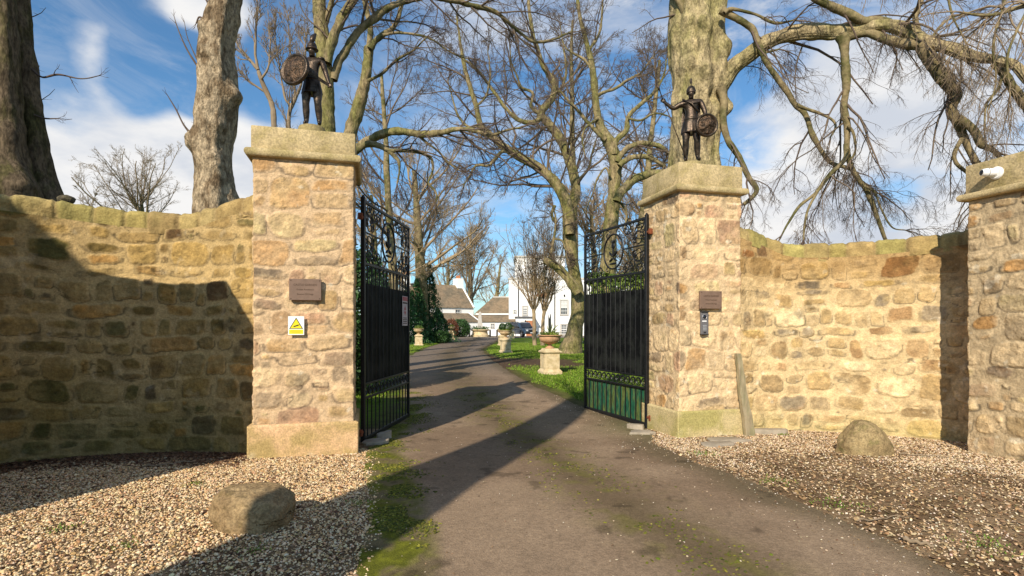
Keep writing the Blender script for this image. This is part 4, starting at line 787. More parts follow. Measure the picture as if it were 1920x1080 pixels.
def plank_():
    b = MB(); x0, z0, x1, z1 = 0, 0, -.16, 1.22; n = 24; V = []
    for i in range(n):
        f = i / (n - 1); w = .080 - .045 * f; wob = .008 * math.sin(f * 9)
        for dx, dy in ((-w, -.03), (w, -.03), (w, .03), (-w, .03)): V.append((x0 + (x1 - x0) * f + dx + wob, dy + .06 * f + .004 * math.sin(f * 31 + dx * 40), z1 * f))
    b.add(V, [tuple(f) for f in grid_faces(n, 4, True)] + [(3, 2, 1, 0), tuple((n - 1) * 4 + k for k in range(4))]); o = b.build('plank', M['plank'], None, auto=50); o.location = (3.46, 7.98, -.13); o.rotation_euler = (0, 0, TH)
    tag(o, 'weathered grey plank leaning between the right pillar and the curved wall', 'plank')
plank_()
def stick(label, x, y, L, rz, r=.011):
    n = 10; p = [(L * (i / (n - 1) - .5), .03 * math.sin(i * 1.3) * L, .012 + .01 * math.sin(i * 2.1)) for i in range(n)]
    o = MB().tube(p, [r * (1.15 - .5 * i / n) for i in range(n)], 7).build('fallen_stick', M['twig_pale'], None, smooth=True); o.location = (x, y, gf(y) + .018); o.rotation_euler = (0, 0, rz); tag(o, label, 'stick')
stick('short pale broken stick at the right edge of the drive', 2.76, 3.72, .17, -.75, .014); stick('thin curved twig on the leaf litter near the drive edge', 2.85, 4.2, .5, .25, .005); stick('dark twig on the litter right of the small boulder', 4.85, 6.45, .5, -.3, .008); stick('thin stick leaning into the shaded litter by the left wall', -3.75, 6.0, .5, .6, .008)
# ------------------------------------------------------------------ trees
def tubes(P_, Rr, sides):
    """P_ (B,K,3), Rr (B,K) -> verts, quads"""
    B, K, _ = P_.shape; t = np.gradient(P_, axis=1); t /= np.linalg.norm(t, axis=2, keepdims=True) + 1e-9
    m = np.abs(t).mean(1); ref = np.eye(3)[np.argmin(m, 1)][:, None]
    a = np.cross(t, np.broadcast_to(ref, t.shape)); a /= np.linalg.norm(a, axis=2, keepdims=True) + 1e-9; b = np.cross(t, a)
    th = np.arange(sides) / sides * 2 * math.pi
    V = P_[:, :, None] + Rr[:, :, None, None] * (np.cos(th)[:, None] * a[:, :, None] + np.sin(th)[:, None] * b[:, :, None])
    f = grid_faces(K, sides, True)[None] + (np.arange(B) * K * sides)[:, None, None]
    return V.reshape(-1, 3), f.reshape(-1, 4)
def spawn(P_, Rr, n, rng, t0, length, ang, k, wob, bias, rratio, rmin, lenpow=.5, flat=None):
    """children of every branch of P_; n children each"""
    B, K, _ = P_.shape; idx = np.repeat(np.arange(B), n); N = len(idx); t = t0 + (1 - t0) * rng.random(N); u = t * (K - 1); i = np.minimum(u.astype(int), K - 2); f = (u - i)[:, None]
    p = P_[idx, i] * (1 - f) + P_[idx, i + 1] * f; tan = P_[idx, i + 1] - P_[idx, i]; tan /= np.linalg.norm(tan, axis=1, keepdims=True) + 1e-9
    r = Rr[idx, i] * (1 - f[:, 0]) + Rr[idx, i + 1] * f[:, 0]
    q = rng.normal(0, 1, (N, 3)); q -= (q * tan).sum(1, keepdims=True) * tan; q /= np.linalg.norm(q, axis=1, keepdims=True) + 1e-9
    a = rng.uniform(ang[0], ang[1], N)[:, None]; d = tan * np.cos(a) + q * np.sin(a)
    plen = np.linalg.norm(np.diff(P_, axis=1), axis=2).sum(1)[idx]
    L = rng.uniform(length[0], length[1], N) * plen ** lenpow * (1.15 - .6 * t); st = (L / (k - 1))[:, None]
    out = np.empty((N, k, 3)); out[:, 0] = p; bz = np.array(bias)
    for s in range(1, k):
        d = d + wob * rng.normal(0, 1, (N, 3)) + bz; d /= np.linalg.norm(d, axis=1, keepdims=True); out[:, s] = out[:, s - 1] + d * st
    r0 = np.maximum(r * rratio * rng.uniform(.6, 1.1, N), rmin); r0 = np.minimum(r0, rmin + L * .0115); tp = np.linspace(1, .35, k)[None]; return out, r0[:, None] * tp
def resample(pts, K, wob=0, rng=None, rad=None):
    p = catmull([q[:3] for q in pts], 80); d = np.concatenate([[0], np.cumsum(np.linalg.norm(np.diff(p, axis=0), axis=1))]); s = np.linspace(0, d[-1], K)
    o = np.stack([np.interp(s, d, p[:, k]) for k in range(3)], 1); rr = np.interp(np.linspace(0, 80, K), np.linspace(0, 80, len(rad)), rad)
    rc = np.interp(d, d, catmull([(r, 0) for r in rad], 80)[:, 0]); rr = np.interp(s, d, rc)
    return o, np.maximum(rr, .002), d[-1]
def trunk_mesh(name, o, rr, mat_, parent, sides=24, rings=None, amp=.07, burrs=(), seed=0, flute=0.0):
    K = rings or max(12, int(40)); V, F = tubes(o[None], rr[None], sides); V = V.reshape(len(o), sides, 3); cen = o[:, None]; nr = (V - cen) / (rr[:, None, None] + 1e-9)
    R_ = rr[:, None]; n = fbm(V / np.maximum(rr.mean(), .05) * .35, 1.3, 4, seed); V = V + nr * (R_ * amp * 2 * n + np.minimum(R_ * .25, .035) * fbm(V, 4.5, 3, seed + 2))[..., None]
    if flute: V = V + nr * (R_ * flute * fbm(np.stack([nr[..., 0], nr[..., 1], V[..., 2] * .12], -1), 2.2, 3, seed + 4))[..., None]
    for (c, r, a_) in burrs:
        dd = np.linalg.norm(V - np.array(c), axis=2); w = 1.5 * np.exp(-(dd / (r * 1.2)) ** 2) - 1.2 * np.exp(-(dd / (r * .42)) ** 2); V = V + nr * (a_ * w)[..., None]
    F = grid_faces(len(o), sides, True); return np_obj(name, V.reshape(-1, 3), F, mat_, parent)
def tree(name, label, limbs, seed, group=None, barkm='bark', limbm='limb', twigm='twig', lv=((5, .75, 8), (6, .7, 6), (6, .6, 5), (4, .6, 4)), bias=(0, 0, 0), wob=.16, rmin=(.012, .006, .0035, .0025), t0=.25, burrs=(), sides=24, ups=(.25, .2, .1, 0), flute=.12, skip_trunk_twigs=True, ang=(.5, 1.15), density=1.0, rr1=.55, lr1=1.0):
    """limbs: list of traced limbs, each a list of (px, py, depth, half width in px); the first is the trunk"""
    rng = np.random.default_rng(seed); base = None; data = []
    for li in limbs:
        pts = [P(*q[:3]) for q in li]; rad = [q[3] * q[2] / 1027 for q in li]; data.append((pts, rad))
    b0 = data[0][0][0]; base = (b0[0], b0[1], 0); t = thing(name, label, 'tree', (0, 0, 0), 0, group); par = []
    for k, (pts, rad) in enumerate(data):
        L = sum(np.linalg.norm(np.array(pts[i + 1]) - pts[i]) for i in range(len(pts) - 1)); big = max(rad) > .12
        K = int(min(340, max(14, L / max(.035, max(rad) * .3 if k else max(rad) * .07)))) ; o, rr, L = resample(pts, K, rad=rad)
        if k == 0: m_ = max(4, int(.30 * max(rr[-1], .05) / (L / K))); rr[-m_:] *= np.sqrt(np.maximum(1 - np.linspace(0, 1, m_) ** 2, .0004))
        if k: o = o + (np.stack([fbm(o, 1.1, 3, seed + k), fbm(o, 1.1, 3, seed + k + 9), fbm(o, 1.1, 3, seed + k + 5)], 1) * .10 * np.linspace(0, 1, K)[:, None] * min(1, L / 3))
        trunk_mesh('trunk' if k == 0 else 'limb', o, rr, M[barkm if k == 0 or big else limbm], t, sides if big else 9, amp=.09 if big else .10, burrs=burrs if big else (), seed=seed + k, flute=flute if big else 0)
        if k or not skip_trunk_twigs: par.append((o, rr, L))
    allV = []; allF = []; off = 0
    def put(P_, Rr, s):
        nonlocal off
        V, F = tubes(P_, Rr, s); allV.append(V); allF.append(F + off); off += len(V)
    K = 24; PP = []; RR = []; cnt = []
    for (o, rr, L) in par:
        x = np.linspace(0, 1, len(o)); y = np.linspace(0, 1, K); PP.append(np.stack([np.interp(y, x, o[:, j]) for j in range(3)], 1)); RR.append(np.interp(y, x, rr)); cnt.append(max(2, int(round(lv[0][0] * L * density))))
    if PP:
        cur = None
        # first order: per limb counts by length
        A = []; B_ = []
        for (p, r, c) in zip(PP, RR, cnt):
            o, q = spawn(p[None], r[None], c, rng, t0 * .5, (.55 * lv[0][1], 1.1 * lv[0][1]), ang, lv[0][2], wob, np.array(bias) + (0, 0, ups[0] * .3), rr1, rmin[0], .3); A.append(o); B_.append(q)
        # each limb's tip carries on
            tip, q = spawn(p[None, -3:], r[None, -3:], 3, rng, .7, (.8 * lr1, 1.6 * lr1), (.1, .5), lv[0][2], wob, np.array(bias) + (0, 0, ups[0] * .3), .9, rmin[0], 0.0); A.append(tip); B_.append(q)
        cP, cR = np.concatenate(A), np.concatenate(B_); put(cP, cR, 5)
        for k in range(1, len(lv)):
            n, ratio, kk = lv[k]; cP, cR = spawn(cP, cR, n, rng, .15, (.55 * ratio, 1.05 * ratio), ang, kk, wob * 1.1, np.array(bias) * (1 + k * .6) + (0, 0, ups[min(k, 3)] * .3), .6, rmin[min(k, 3)], .85)
            put(cP, cR, 4 if k == 1 else 3)
        np_obj('crown', np.concatenate(allV), np.concatenate(allF), M[twigm], t, smooth=True)
    return t
def gen_tree(name, label, x, y, h, r0, spread, seed, group=None, barkm='limb', twigm='twig_warm', nl=14, lv=((8, .55, 6), (7, .5, 5), (6, .5, 4)), up=.05, start=.25, rmin=(.02, .012, .009), vase=False, stems=1, zb=0., lean=(0, 0), wob=.12, ang1=(.55, 1.25)):
    rng = np.random.default_rng(seed); t = thing(name, label, 'tree', (x, y, zb), 0, group); V_ = []; F_ = []; off = 0; tr = []
    for s in range(stems):
        K = 16; hh = h * (.30 if vase else .82) * rng.uniform(.9, 1.05); f = np.linspace(0, 1, K); dx, dy = rng.normal(0, .04 * h, 2) if stems == 1 else ((s - (stems - 1) / 2) * .35, 0)
        o = np.stack([dx * f ** 1.5 + lean[0] * f ** 2 + (s - (stems - 1) / 2) * .55, dy * f ** 1.5 + lean[1] * f ** 2, -.3 + (hh + .3) * f], 1); o[:, :2] += np.cumsum(rng.normal(0, .012 * h / 4, (K, 2)), 0) * f[:, None]
        rr = r0 * (1 - .72 * f ** 1.1) if not vase else r0 * (1 - .35 * f); rr[:2] *= (1.5, 1.15); tr.append((o, rr)); trunk_mesh('trunk', o, rr, M[barkm], t, 12, seed=seed)
    PP = np.stack([o for o, _ in tr]); RR = np.stack([r for _, r in tr]); A = []
    cP, cR = spawn(PP, RR, nl, rng, (.85 if vase else start), (spread * .75, spread * 1.25), (.12, .80) if vase else ang1, 12, wob * .8, (0, 0, up * (1.3 if vase else 1)), .45 if not vase else .4, rmin[0] * 2, 0.0)
    allV = []; allF = []; off = 0
    V, F = tubes(cP, cR, 6); allV.append(V); allF.append(F); off += len(V)
    for k, (n, ratio, kk) in enumerate(lv):
        cP, cR = spawn(cP, cR, n, rng, .12, (.55 * ratio, 1.05 * ratio), (.35, .95), kk, wob, (0, 0, up * .6), .6, rmin[min(k, len(rmin) - 1)], .9); V, F = tubes(cP, cR, 4 if k == 0 else 3); allV.append(V); allF.append(F + off); off += len(V)
    np_obj('crown', np.concatenate(allV), np.concatenate(allF), M[twigm], t); return t
def dp(l, d): return [(q[0], q[1], d if not callable(d) else d(q), q[2]) for q in l]

def near_trees():
    G = 'bare beeches and sycamores along the drive'
    # twin trunks at far left
    tree('beech_tree', 'leftmost pair of dark beech trunks towering over the left wall', [
        dp([(14, 640, 62), (14, 470, 56), (14, 372, 48), (8, 290, 36), (4, 200, 30), (1, 100, 26), (0, 0, 24), (-6, -200, 22), (-10, -500, 16)], 8.9),
        dp([(96, 640, 50), (92, 450, 42), (84, 372, 27), (76, 320, 21), (66, 260, 19), (54, 180, 18), (45, 100, 18), (40, 0, 17), (44, -200, 15), (60, -450, 10)], 9.4),
        dp([(60, 130, 2.5), (80, 145, 2), (110, 140, 1.6), (150, 148, 1.2), (185, 143, .7)], 9.3),
        dp([(62, 215, 2), (85, 222, 1.4), (110, 222, .8)], 9.3)], 101, G, 'bark_dark', 'twig', 'twig', lv=((1.6, .35, 5), (2, .5, 4)), rmin=(.004, .003), burrs=[(P(25, 330, 8.5), .25, .10), (P(20, 250, 8.6), .2, .07), (P(40, 365, 8.6), .3, .14)], flute=.22, density=.8, lr1=.25, t0=.3)
    # pollard
    tree('pollard_tree', 'pale knobbly pollarded trunk with burrs between the left wall and left pillar', [
        dp([(406, 640, 52), (404, 450, 42), (403, 372, 37), (400, 330, 33), (397, 285, 32), (399, 240, 33), (404, 195, 34), (406, 150, 33), (404, 100, 32), (411, 50, 30), (421, 0, 28), (430, -120, 26), (436, -300, 24)], 10.0),
        dp([(368, 262, 3), (345, 235, 1.6), (330, 205, 1.2), (314, 178, .7)], 9.8), dp([(374, 130, 2), (352, 95, 1.4), (335, 60, 1.0), (324, 30, .6)], 9.8), dp([(378, 128, 1.5), (362, 95, 1), (352, 68, .7), (347, 40, .5)], 9.8),
        dp([(385, 40, 3.), (374, 32, 1.6), (368, 44, 1.0)], 9.8), dp([(385, 255, 1.6), (372, 225, 1), (368, 190, .6)], 9.7), dp([(392, 10, 2.), (384, -10, 1.6), (388, -40, 1.0)], 9.8)], 102, G, 'bark_pollard', 'twig', 'twig', lv=((.9, .25, 4),), rmin=(.003,),
        burrs=[(P(440, 178, 9.9), .13, .17), (P(366, 264, 9.9), .14, .13), (P(385, 95, 9.75), .10, .06), (P(405, 300, 9.7), .13, .08), (P(385, 185, 9.7), .07, -.07), (P(420, 60, 9.7), .09, .06), (P(405, 130, 9.7), .05, -.06), (P(415, 235, 9.7), .09, .07), (P(428, 330, 9.8), .15, .06), (P(382, 50, 9.8), .08, .07)], flute=.30, sides=48, density=.7, lr1=.15)
    # behind the left statue
    tree('beech_tree', 'straight beech trunk directly behind the shield bearing statue', [
        dp([(612, 640, 22), (612, 400, 18), (612, 245, 16.5), (611, 200, 15.5), (610, 150, 14), (606, 100, 13), (602, 50, 12.5), (599, 0, 12), (592, -120, 9), (585, -300, 6)], 14),
        dp([(612, 118, 9), (622, 80, 9), (637, 42, 8.5), (650, 20, 8.5), (663, -4, 8), (690, -70, 6)], 13.8),
        dp([(625, 150, 8), (633, 120, 7.5), (645, 100, 7.5), (656, 82, 7.5), (675, 56, 7.5), (700, 38, 7.2), (718, 22, 7), (745, 8, 6), (762, 2, 6), (800, -6, 5.5), (845, 0, 5), (898, 12, 4.5), (932, 24, 4), (954, 42, 3.6), (978, 62, 3), (1002, 79, 2.6), (1040, 74, 2), (1075, 60, 1.4)], lambda q: 14 + max(0, q[0] - 625) * .006),
        dp([(605, 60, 5), (618, 20, 5), (628, -20, 4)], 14)], 103, G, lv=((2.6, 1.7, 9), (6, .62, 7), (6, .58, 5), (4, .6, 3)), bias=(0, 0, -.03), rmin=(.009, .0055, .004, .003), density=.9, ups=(.05, -.05, -.1, -.1))
    # leaning trunk right of it
    tree('sycamore_tree', 'leaning forked tree rising behind the right edge of the left pillar', [
        dp([(640, 640, 24), (646, 420, 18), (656, 262, 13), (668, 217, 12), (679, 178, 11), (687, 139, 10), (691, 105, 9.5), (692, 84, 9)], 17),
        dp([(692, 88, 6), (694, 50, 5.5), (686, 18, 5.5), (682, -10, 5), (670, -80, 4)], 17), dp([(694, 92, 6), (703, 78, 5.5), (720, 63, 5), (735, 54, 4.6), (746, 34, 4.2), (750, 14, 3.6), (762, -10, 3)], 16.8),
        dp([(718, 66, 3), (743, 62, 2.6), (787, 67, 2.2), (815, 78, 1.8), (842, 98, 1.4), (880, 110, 1)], 16.6), dp([(690, 152, 3.4), (718, 137, 2.8), (745, 112, 2.4), (773, 96, 1.8), (800, 70, 1.2)], 16.6),
        dp([(655, 300, 10), (664, 284, 8.5), (684, 267, 8), (715, 253, 7.5), (743, 247, 7), (780, 252, 6.4), (805, 253, 6), (837, 248, 5), (858, 243, 4.4), (883, 243, 4), (909, 250, 3.4), (940, 248, 2.6), (975, 238, 1.6)], lambda q: 16.5 - max(0, q[0] - 655) * .006),
        dp([(662, 288, 7), (686, 271, 6), (712, 274, 5.4), (730, 282, 4.4), (767, 283, 3.2), (795, 290, 2.8), (809, 302, 2.6), (810, 325, 2.3), (805, 345, 2.1), (819, 362, 1.9), (820, 385, 1.4)], 16), dp([(728, 282, 4), (741, 294, 3.8), (748, 302, 3.2), (749, 320, 2.0), (744, 345, 1.4)], 16),
        dp([(785, 254, 3), (800, 268, 2.6), (822, 284, 2.2), (840, 305, 1.8), (862, 320, 1.1)], 15.8)], 104, G, lv=((2.6, 1.7, 9), (6, .62, 7), (6, .58, 5), (4, .6, 3)), bias=(0, 0, -.05), rmin=(.009, .0055, .004, .003), density=.85, ups=(0, -.1, -.15, -.2))
    # small pale tree left of the statue
    tree('young_tree', 'slender pale young tree left of the shield bearing statue', [
        dp([(523, 640, 9), (520, 400, 7), (514, 231, 5), (511, 200, 4.6), (500, 173, 4.4), (489, 147, 4), (484, 131, 3.6)], 18), dp([(484, 131, 3.2), (469, 113, 2.6), (458, 100, 2.2), (449, 90, 1.8), (440, 70, 1.2)], 18), dp([(484, 131, 3), (479, 100, 2.4), (480, 67, 2), (483, 22, 1.4), (484, -10, 1)], 18),
        dp([(530, 420, 5), (541, 235, 4), (547, 200, 3.6), (556, 182, 3), (566, 160, 2.4), (572, 120, 1.8), (575, 70, 1.2)], 18.2), dp([(490, 148, 2.2), (503, 128, 1.8), (506, 100, 1.4), (503, 60, 1)], 17.9), dp([(548, 200, 2.6), (535, 185, 2), (528, 150, 1.6), (520, 100, 1.2), (512, 40, .9)], 18.2),
        dp([(500, 175, 2), (478, 160, 1.6), (462, 148, 1.2)], 18), dp([(555, 183, 2), (548, 140, 1.6), (545, 90, 1.2), (540, 30, .9)], 18.3)], 105, G, 'twig_pale', 'twig_pale', 'twig_pale', lv=((5, .9, 7), (6, .6, 5), (5, .6, 4)), bias=(0, 0, .05), rmin=(.011, .008, .006), density=1.0, ups=(.3, .3, .2, 0), ang=(.35, .9), lr1=.6)
    # centre tree
    tree('beech_tree', 'large curving beech with flared roots on the lawn just left of the right gate leaf', [
        dp([(1068, 672, 30), (1070, 655, 24), (1074, 635, 17), (1080, 605, 14), (1085, 575, 13.5), (1083, 545, 13), (1078, 515, 12.5), (1072, 478, 12), (1067, 440, 12), (1066, 408, 12), (1067, 394, 10)], 29),
        dp([(1068, 440, 10), (1066, 405, 10.5), (1058, 372, 10.4), (1035, 336, 9.4), (1001, 309, 8.6), (958, 284, 7.6), (924, 256, 6.6), (900, 234, 5.6), (893, 200, 4.8), (881, 162, 4.2), (869, 119, 3.6), (862, 80, 2.6), (858, 30, 1.8)], 28.5),
        dp([(1068, 440, 10), (1071, 405, 10.5), (1077, 371, 10), (1079, 341, 8.8), (1066, 298, 8.4), (1048, 258, 7.6), (1024, 228, 7.4), (1012, 214, 7), (1024, 198, 6.4), (1036, 183, 6), (1039, 158, 5.6), (1018, 119, 4.8), (1006, 85, 4), (996, 51, 3.6), (990, 0, 2.8), (984, -60, 2)], 29),
        dp([(1014, 220, 5), (1000, 230, 4.4), (975, 226, 4), (954, 209, 3.4), (924, 170, 3), (903, 140, 2.4), (880, 118, 1.8), (850, 100, 1.2)], 28.6), dp([(1010, 212, 3), (996, 200, 3), (999, 175, 2.6), (978, 163, 2.2), (968, 140, 1.8), (958, 119, 1.5), (955, 80, 1.1)], 28.4),
        dp([(1084, 550, 9), (1076, 537, 9), (1060, 517, 8.6), (1047, 503, 8), (1030, 492, 7.4), (1021, 489, 6)], 28.2), dp([(1028, 492, 3), (1034, 470, 2.6), (1040, 440, 2.4), (1042, 415, 2), (1036, 385, 1.2)], 28.2), dp([(1040, 448, 2), (1054, 452, 1.8), (1062, 470, 1.4)], 28.2),
        dp([(958, 285, 3.6), (940, 285, 3.4), (925, 302, 3), (915, 310, 2.6), (893, 311, 2.4), (880, 330, 1.8), (868, 352, 1.2)], 28), dp([(1036, 183, 3), (1055, 160, 2.6), (1062, 130, 2.2), (1058, 90, 1.6)], 29.4), dp([(1040, 385, 3), (1035, 400, 2.8), (1038, 415, 2.6)], 28.3),
        dp([(898, 236, 3), (880, 238, 2.4), (862, 222, 2), (850, 190, 1.5), (840, 150, 1)], 28.5), dp([(1075, 345, 3), (1100, 320, 2.4), (1110, 290, 1.8), (1118, 260, 1.2)], 29.4), dp([(893, 200, 2.4), (912, 178, 2), (918, 140, 1.5), (915, 90, 1)], 28.5)], 106, G,
        lv=((1.9, 2.2, 9), (6, .62, 7), (6, .58, 5), (4, .6, 3)), bias=(0, 0, -.01), rmin=(.016, .009, .0065, .005), density=.8, ups=(.15, .1, 0, -.1), t0=.3)
    tree('beech_tree', 'tall many branched beech rising above the right gate leaf', [
        dp([(1136, 680, 24), (1138, 560, 17), (1144, 440, 13.5), (1149, 390, 12.5), (1152, 350, 12), (1154, 304, 12.5), (1146, 274, 11.5), (1130, 247, 9.6), (1121, 220, 8), (1117, 188, 7), (1111, 128, 5.6), (1099, 77, 4.6), (1086, 25, 3.6), (1080, -40, 2.4)], 24),
        dp([(1152, 290, 6), (1154, 266, 5.6), (1174, 244, 5), (1178, 220, 4.4), (1196, 200, 3.6), (1222, 178, 3), (1240, 150, 2), (1250, 110, 1.3)], 23.8), dp([(1158, 304, 5), (1165, 290, 5.4), (1180, 275, 5), (1204, 268, 4.8), (1235, 274, 4.2), (1256, 290, 3)], 23.2),
        dp([(1162, 312, 5.4), (1170, 303, 5), (1190, 294, 4.8), (1218, 295, 4.4), (1246, 310, 3.4)], 23), dp([(1156, 378, 8), (1163, 362, 8), (1176, 348, 8), (1192, 334, 7.4), (1228, 324, 6.4), (1260, 322, 4)], 22.6), dp([(1136, 262, 4.4), (1120, 248, 4), (1102, 229, 3.4), (1080, 204, 2.8), (1062, 186, 2.4), (1046, 172, 1.8), (1030, 180, 1.3)], 23.8),
        dp([(1117, 180, 3.6), (1136, 172, 3), (1154, 166, 2.8), (1180, 148, 2.4), (1205, 132, 2), (1228, 100, 1.4)], 24), dp([(1112, 134, 3), (1096, 112, 2.6), (1076, 100, 2), (1058, 84, 1.5), (1050, 50, 1)], 24), dp([(1104, 95, 3), (1122, 66, 2.6), (1128, 36, 2), (1132, -10, 1.4)], 24.2),
        dp([(1151, 368, 2.6), (1172, 392, 2.4), (1174, 412, 2.2), (1170, 430, 1.6)], 23), dp([(1144, 330, 2.4), (1135, 315, 2.2), (1120, 335, 1.8), (1112, 362, 1.4), (1095, 400, 1)], 23.6), dp([(1178, 222, 2.4), (1200, 226, 2.2), (1226, 214, 1.8), (1252, 218, 1.3)], 23.6), dp([(1121, 222, 2.6), (1098, 240, 2.2), (1092, 262, 1.8), (1096, 290, 1.2)], 23.8)], 107, G,
        lv=((2.1, 2.0, 9), (6, .62, 7), (6, .58, 5), (4, .6, 3)), bias=(0, 0, -.01), rmin=(.013, .0075, .0055, .0045), density=.8, ups=(.15, .1, 0, -.1), t0=.3)
    # the great beech behind the right pillar
    tree('beech_tree', 'massive knotted beech behind the spear bearing statue with long arching limbs', [
        dp([(1290, 640, 74), (1292, 480, 56), (1294, 380, 47), (1296, 305, 45), (1298, 258, 44), (1307, 184, 46), (1305, 124, 44), (1304, 80, 43), (1310, 30, 44), (1312, 0, 46), (1316, -60, 42), (1310, -200, 32), (1300, -400, 20)], 11.2),
        dp([(1338, 172, 22), (1358, 150, 16.5), (1385, 118, 14), (1428, 86, 13.5), (1470, 66, 13.5), (1513, 60, 14), (1560, 62, 13.5), (1598, 56, 12), (1641, 48, 11.5), (1683, 50, 11), (1734, 76, 11), (1781, 91, 10), (1820, 106, 9.5), (1888, 117, 8.4), (1925, 143, 7.5), (1980, 200, 6)], lambda q: 11.1 - max(0, q[0] - 1338) * .0045),
        dp([(1585, 72, 6), (1625, 62, 8), (1655, 72, 9), (1695, 84, 9.5), (1740, 88, 9), (1775, 96, 8), (1800, 106, 7)], lambda q: 10.0 - max(0, q[0] - 1585) * .0045),
        dp([(1470, -60, 7), (1530, -2, 7.4), (1577, 21, 8.4), (1615, 40, 9.2), (1650, 40, 9), (1672, 48, 9)], 9.8),
        dp([(1578, 66, 11), (1583, 80, 9.4), (1584, 106, 8.2), (1586, 140, 7.6), (1586, 172, 6.8), (1583, 202, 6.4), (1589, 234, 5.8), (1591, 270, 5.4), (1598, 302, 5.2), (1613, 332, 4.8), (1628, 362, 4.4), (1641, 392, 4), (1651, 426, 3.4), (1662, 447, 2.8)], 9.8),
        dp([(1586, 270, 4), (1584, 298, 4), (1557, 326, 3.8), (1530, 362, 3.2), (1500, 387, 2.6), (1478, 418, 2), (1464, 441, 1.6)], 9.7), dp([(1532, 360, 2.6), (1514, 394, 2.4), (1508, 425, 2), (1506, 450, 1.6)], 9.6),
        dp([(1352, 18, 8), (1364, 26, 7.2), (1394, 43, 6.2), (1412, 56, 6), (1423, 85, 5.8), (1440, 123, 5.6), (1468, 162, 5.2), (1492, 196, 5), (1512, 214, 5), (1524, 250, 4.8), (1542, 285, 4.4), (1560, 307, 4), (1598, 319, 3.2), (1618, 340, 2.4)], 10.6),
        dp([(1494, 197, 3.2), (1512, 204, 3), (1538, 213, 2.6), (1562, 226, 2.4), (1566, 240, 2), (1556, 258, 1.4)], 10.4),
        dp([(1352, 165, 9), (1358, 190, 7.4), (1357, 215, 6.8), (1363, 255, 6), (1385, 294, 5.6), (1402, 330, 5), (1420, 352, 4.4), (1414, 368, 3.6), (1399, 382, 3)], 10.8), dp([(1358, 25, 3.6), (1372, 17, 3.2), (1415, 27, 2.8), (1453, 43, 2.6), (1487, 38, 1.8)], 10.5),
        dp([(1722, 82, 13), (1736, 98, 13), (1750, 120, 12.4), (1766, 148, 12), (1788, 176, 10.6), (1782, 206, 10), (1798, 238, 8.4), (1811, 272, 7), (1830, 318, 5.4), (1826, 360, 4), (1814, 415, 2.6)], 9.3), dp([(1795, 222, 8), (1812, 232, 7.6), (1830, 252, 7), (1840, 272, 6.2), (1862, 282, 5), (1876, 300, 4), (1882, 330, 3)], 9.1),
        dp([(1866, 118, 8), (1880, 135, 8), (1900, 166, 8), (1925, 196, 7.4), (1960, 240, 6)], 8.9), dp([(1735, 90, 5), (1722, 60, 5), (1716, 30, 4.6), (1728, 0, 4), (1740, -40, 3)], 9.4), dp([(1360, 128, 5), (1372, 135, 3.6), (1420, 105, 2.6), (1460, 92, 1.6)], 11.3),
        dp([(1600, 320, 2.6), (1615, 345, 2.4), (1640, 360, 2.2), (1652, 390, 1.8), (1672, 425, 1.4), (1700, 432, 1)], 9.7), dp([(1590, 235, 2.8), (1600, 250, 2.4), (1604, 280, 1.9), (1596, 300, 1.4)], 9.7), dp([(1804, 260, 4), (1790, 285, 3.6), (1792, 305, 3.2), (1815, 325, 3)], 9.2),
        dp([(1296, 40, 9), (1264, -15, 6), (1245, -60, 5)], 11), dp([(1740, 85, 3), (1762, 50, 2.6), (1790, 30, 2), (1830, 25, 1.3)], 9.3), dp([(1880, 128, 3), (1872, 165, 2.6), (1850, 195, 2.2), (1846, 240, 1.5)], 8.8)], 108, G, 'bark_great',
        lv=((2.7, 1.35, 9), (6, .62, 7), (6, .58, 5), (4, .6, 3)), bias=(0, 0, -.07), rmin=(.0055, .0035, .0024, .0018), density=.75, ups=(-.1, -.2, -.2, -.2), sides=96, t0=.3, flute=.34, ang=(.5, 1.2),
        burrs=[(P(1262, 120, 10.8), .14, .14), (P(1300, 112, 10.7), .16, .10), (P(1258, 145, 10.8), .10, .07), (P(1342, 180, 10.9), .13, -.14), (P(1362, 205, 11), .14, .16), (P(1300, 130, 10.7), .06, -.10), (P(1326, 40, 10.7), .16, .12), (P(1290, 20, 10.7), .12, .09), (P(1312, 75, 10.7), .10, .09), (P(1270, 60, 10.7), .10, .08), (P(1338, 250, 10.7), .16, .07), (P(1254, 185, 11.0), .16, .11), (P(1356, 92, 11.0), .15, .12), (P(1255, 62, 11.0), .13, .10), (P(1300, 210, 10.7), .16, .09), (P(1322, 130, 10.7), .12, .09), (P(1285, 275, 10.7), .15, .07), (P(1290, 60, 10.7), .08, .08)], rr1=.4)
    # overhanging twigs at the top right, from a tree standing nearer the road
    tree('beech_tree', 'overhanging beech at the right edge of frame with fine drooping twigs', [
        dp([(2350, 900, 40), (2330, 300, 34), (2260, -100, 28), (2200, -400, 20)], 8), dp([(2280, -40, 18), (2150, -120, 12), (2000, -130, 9), (1880, -110, 6), (1780, -90, 4), (1690, -60, 2.6)], 7.2), dp([(2290, 60, 14), (2150, 10, 9), (2020, 0, 7), (1930, 10, 5), (1860, 30, 3.2), (1800, 22, 2)], 6.9),
        dp([(1880, -105, 4), (1885, -40, 3.2), (1880, 20, 2.6), (1862, 90, 2), (1868, 150, 1.4), (1850, 210, .9)], 7), dp([(1780, -90, 3), (1775, -30, 2.2), (1786, 30, 1.8), (1810, 80, 1.3)], 7.1), dp([(1930, 12, 3), (1905, 60, 2.4), (1890, 110, 1.9), (1896, 180, 1.4)], 6.8)], 109, G, 'bark', 'limb', 'twig_pale',
        lv=((4.0, 1.15, 10), (5, .62, 7), (4, .6, 5)), bias=(0, 0, -.11), rmin=(.0042, .003, .0024), density=1.0, ups=(-.2, -.2, -.2, -.2), lr1=.9)
near_trees()

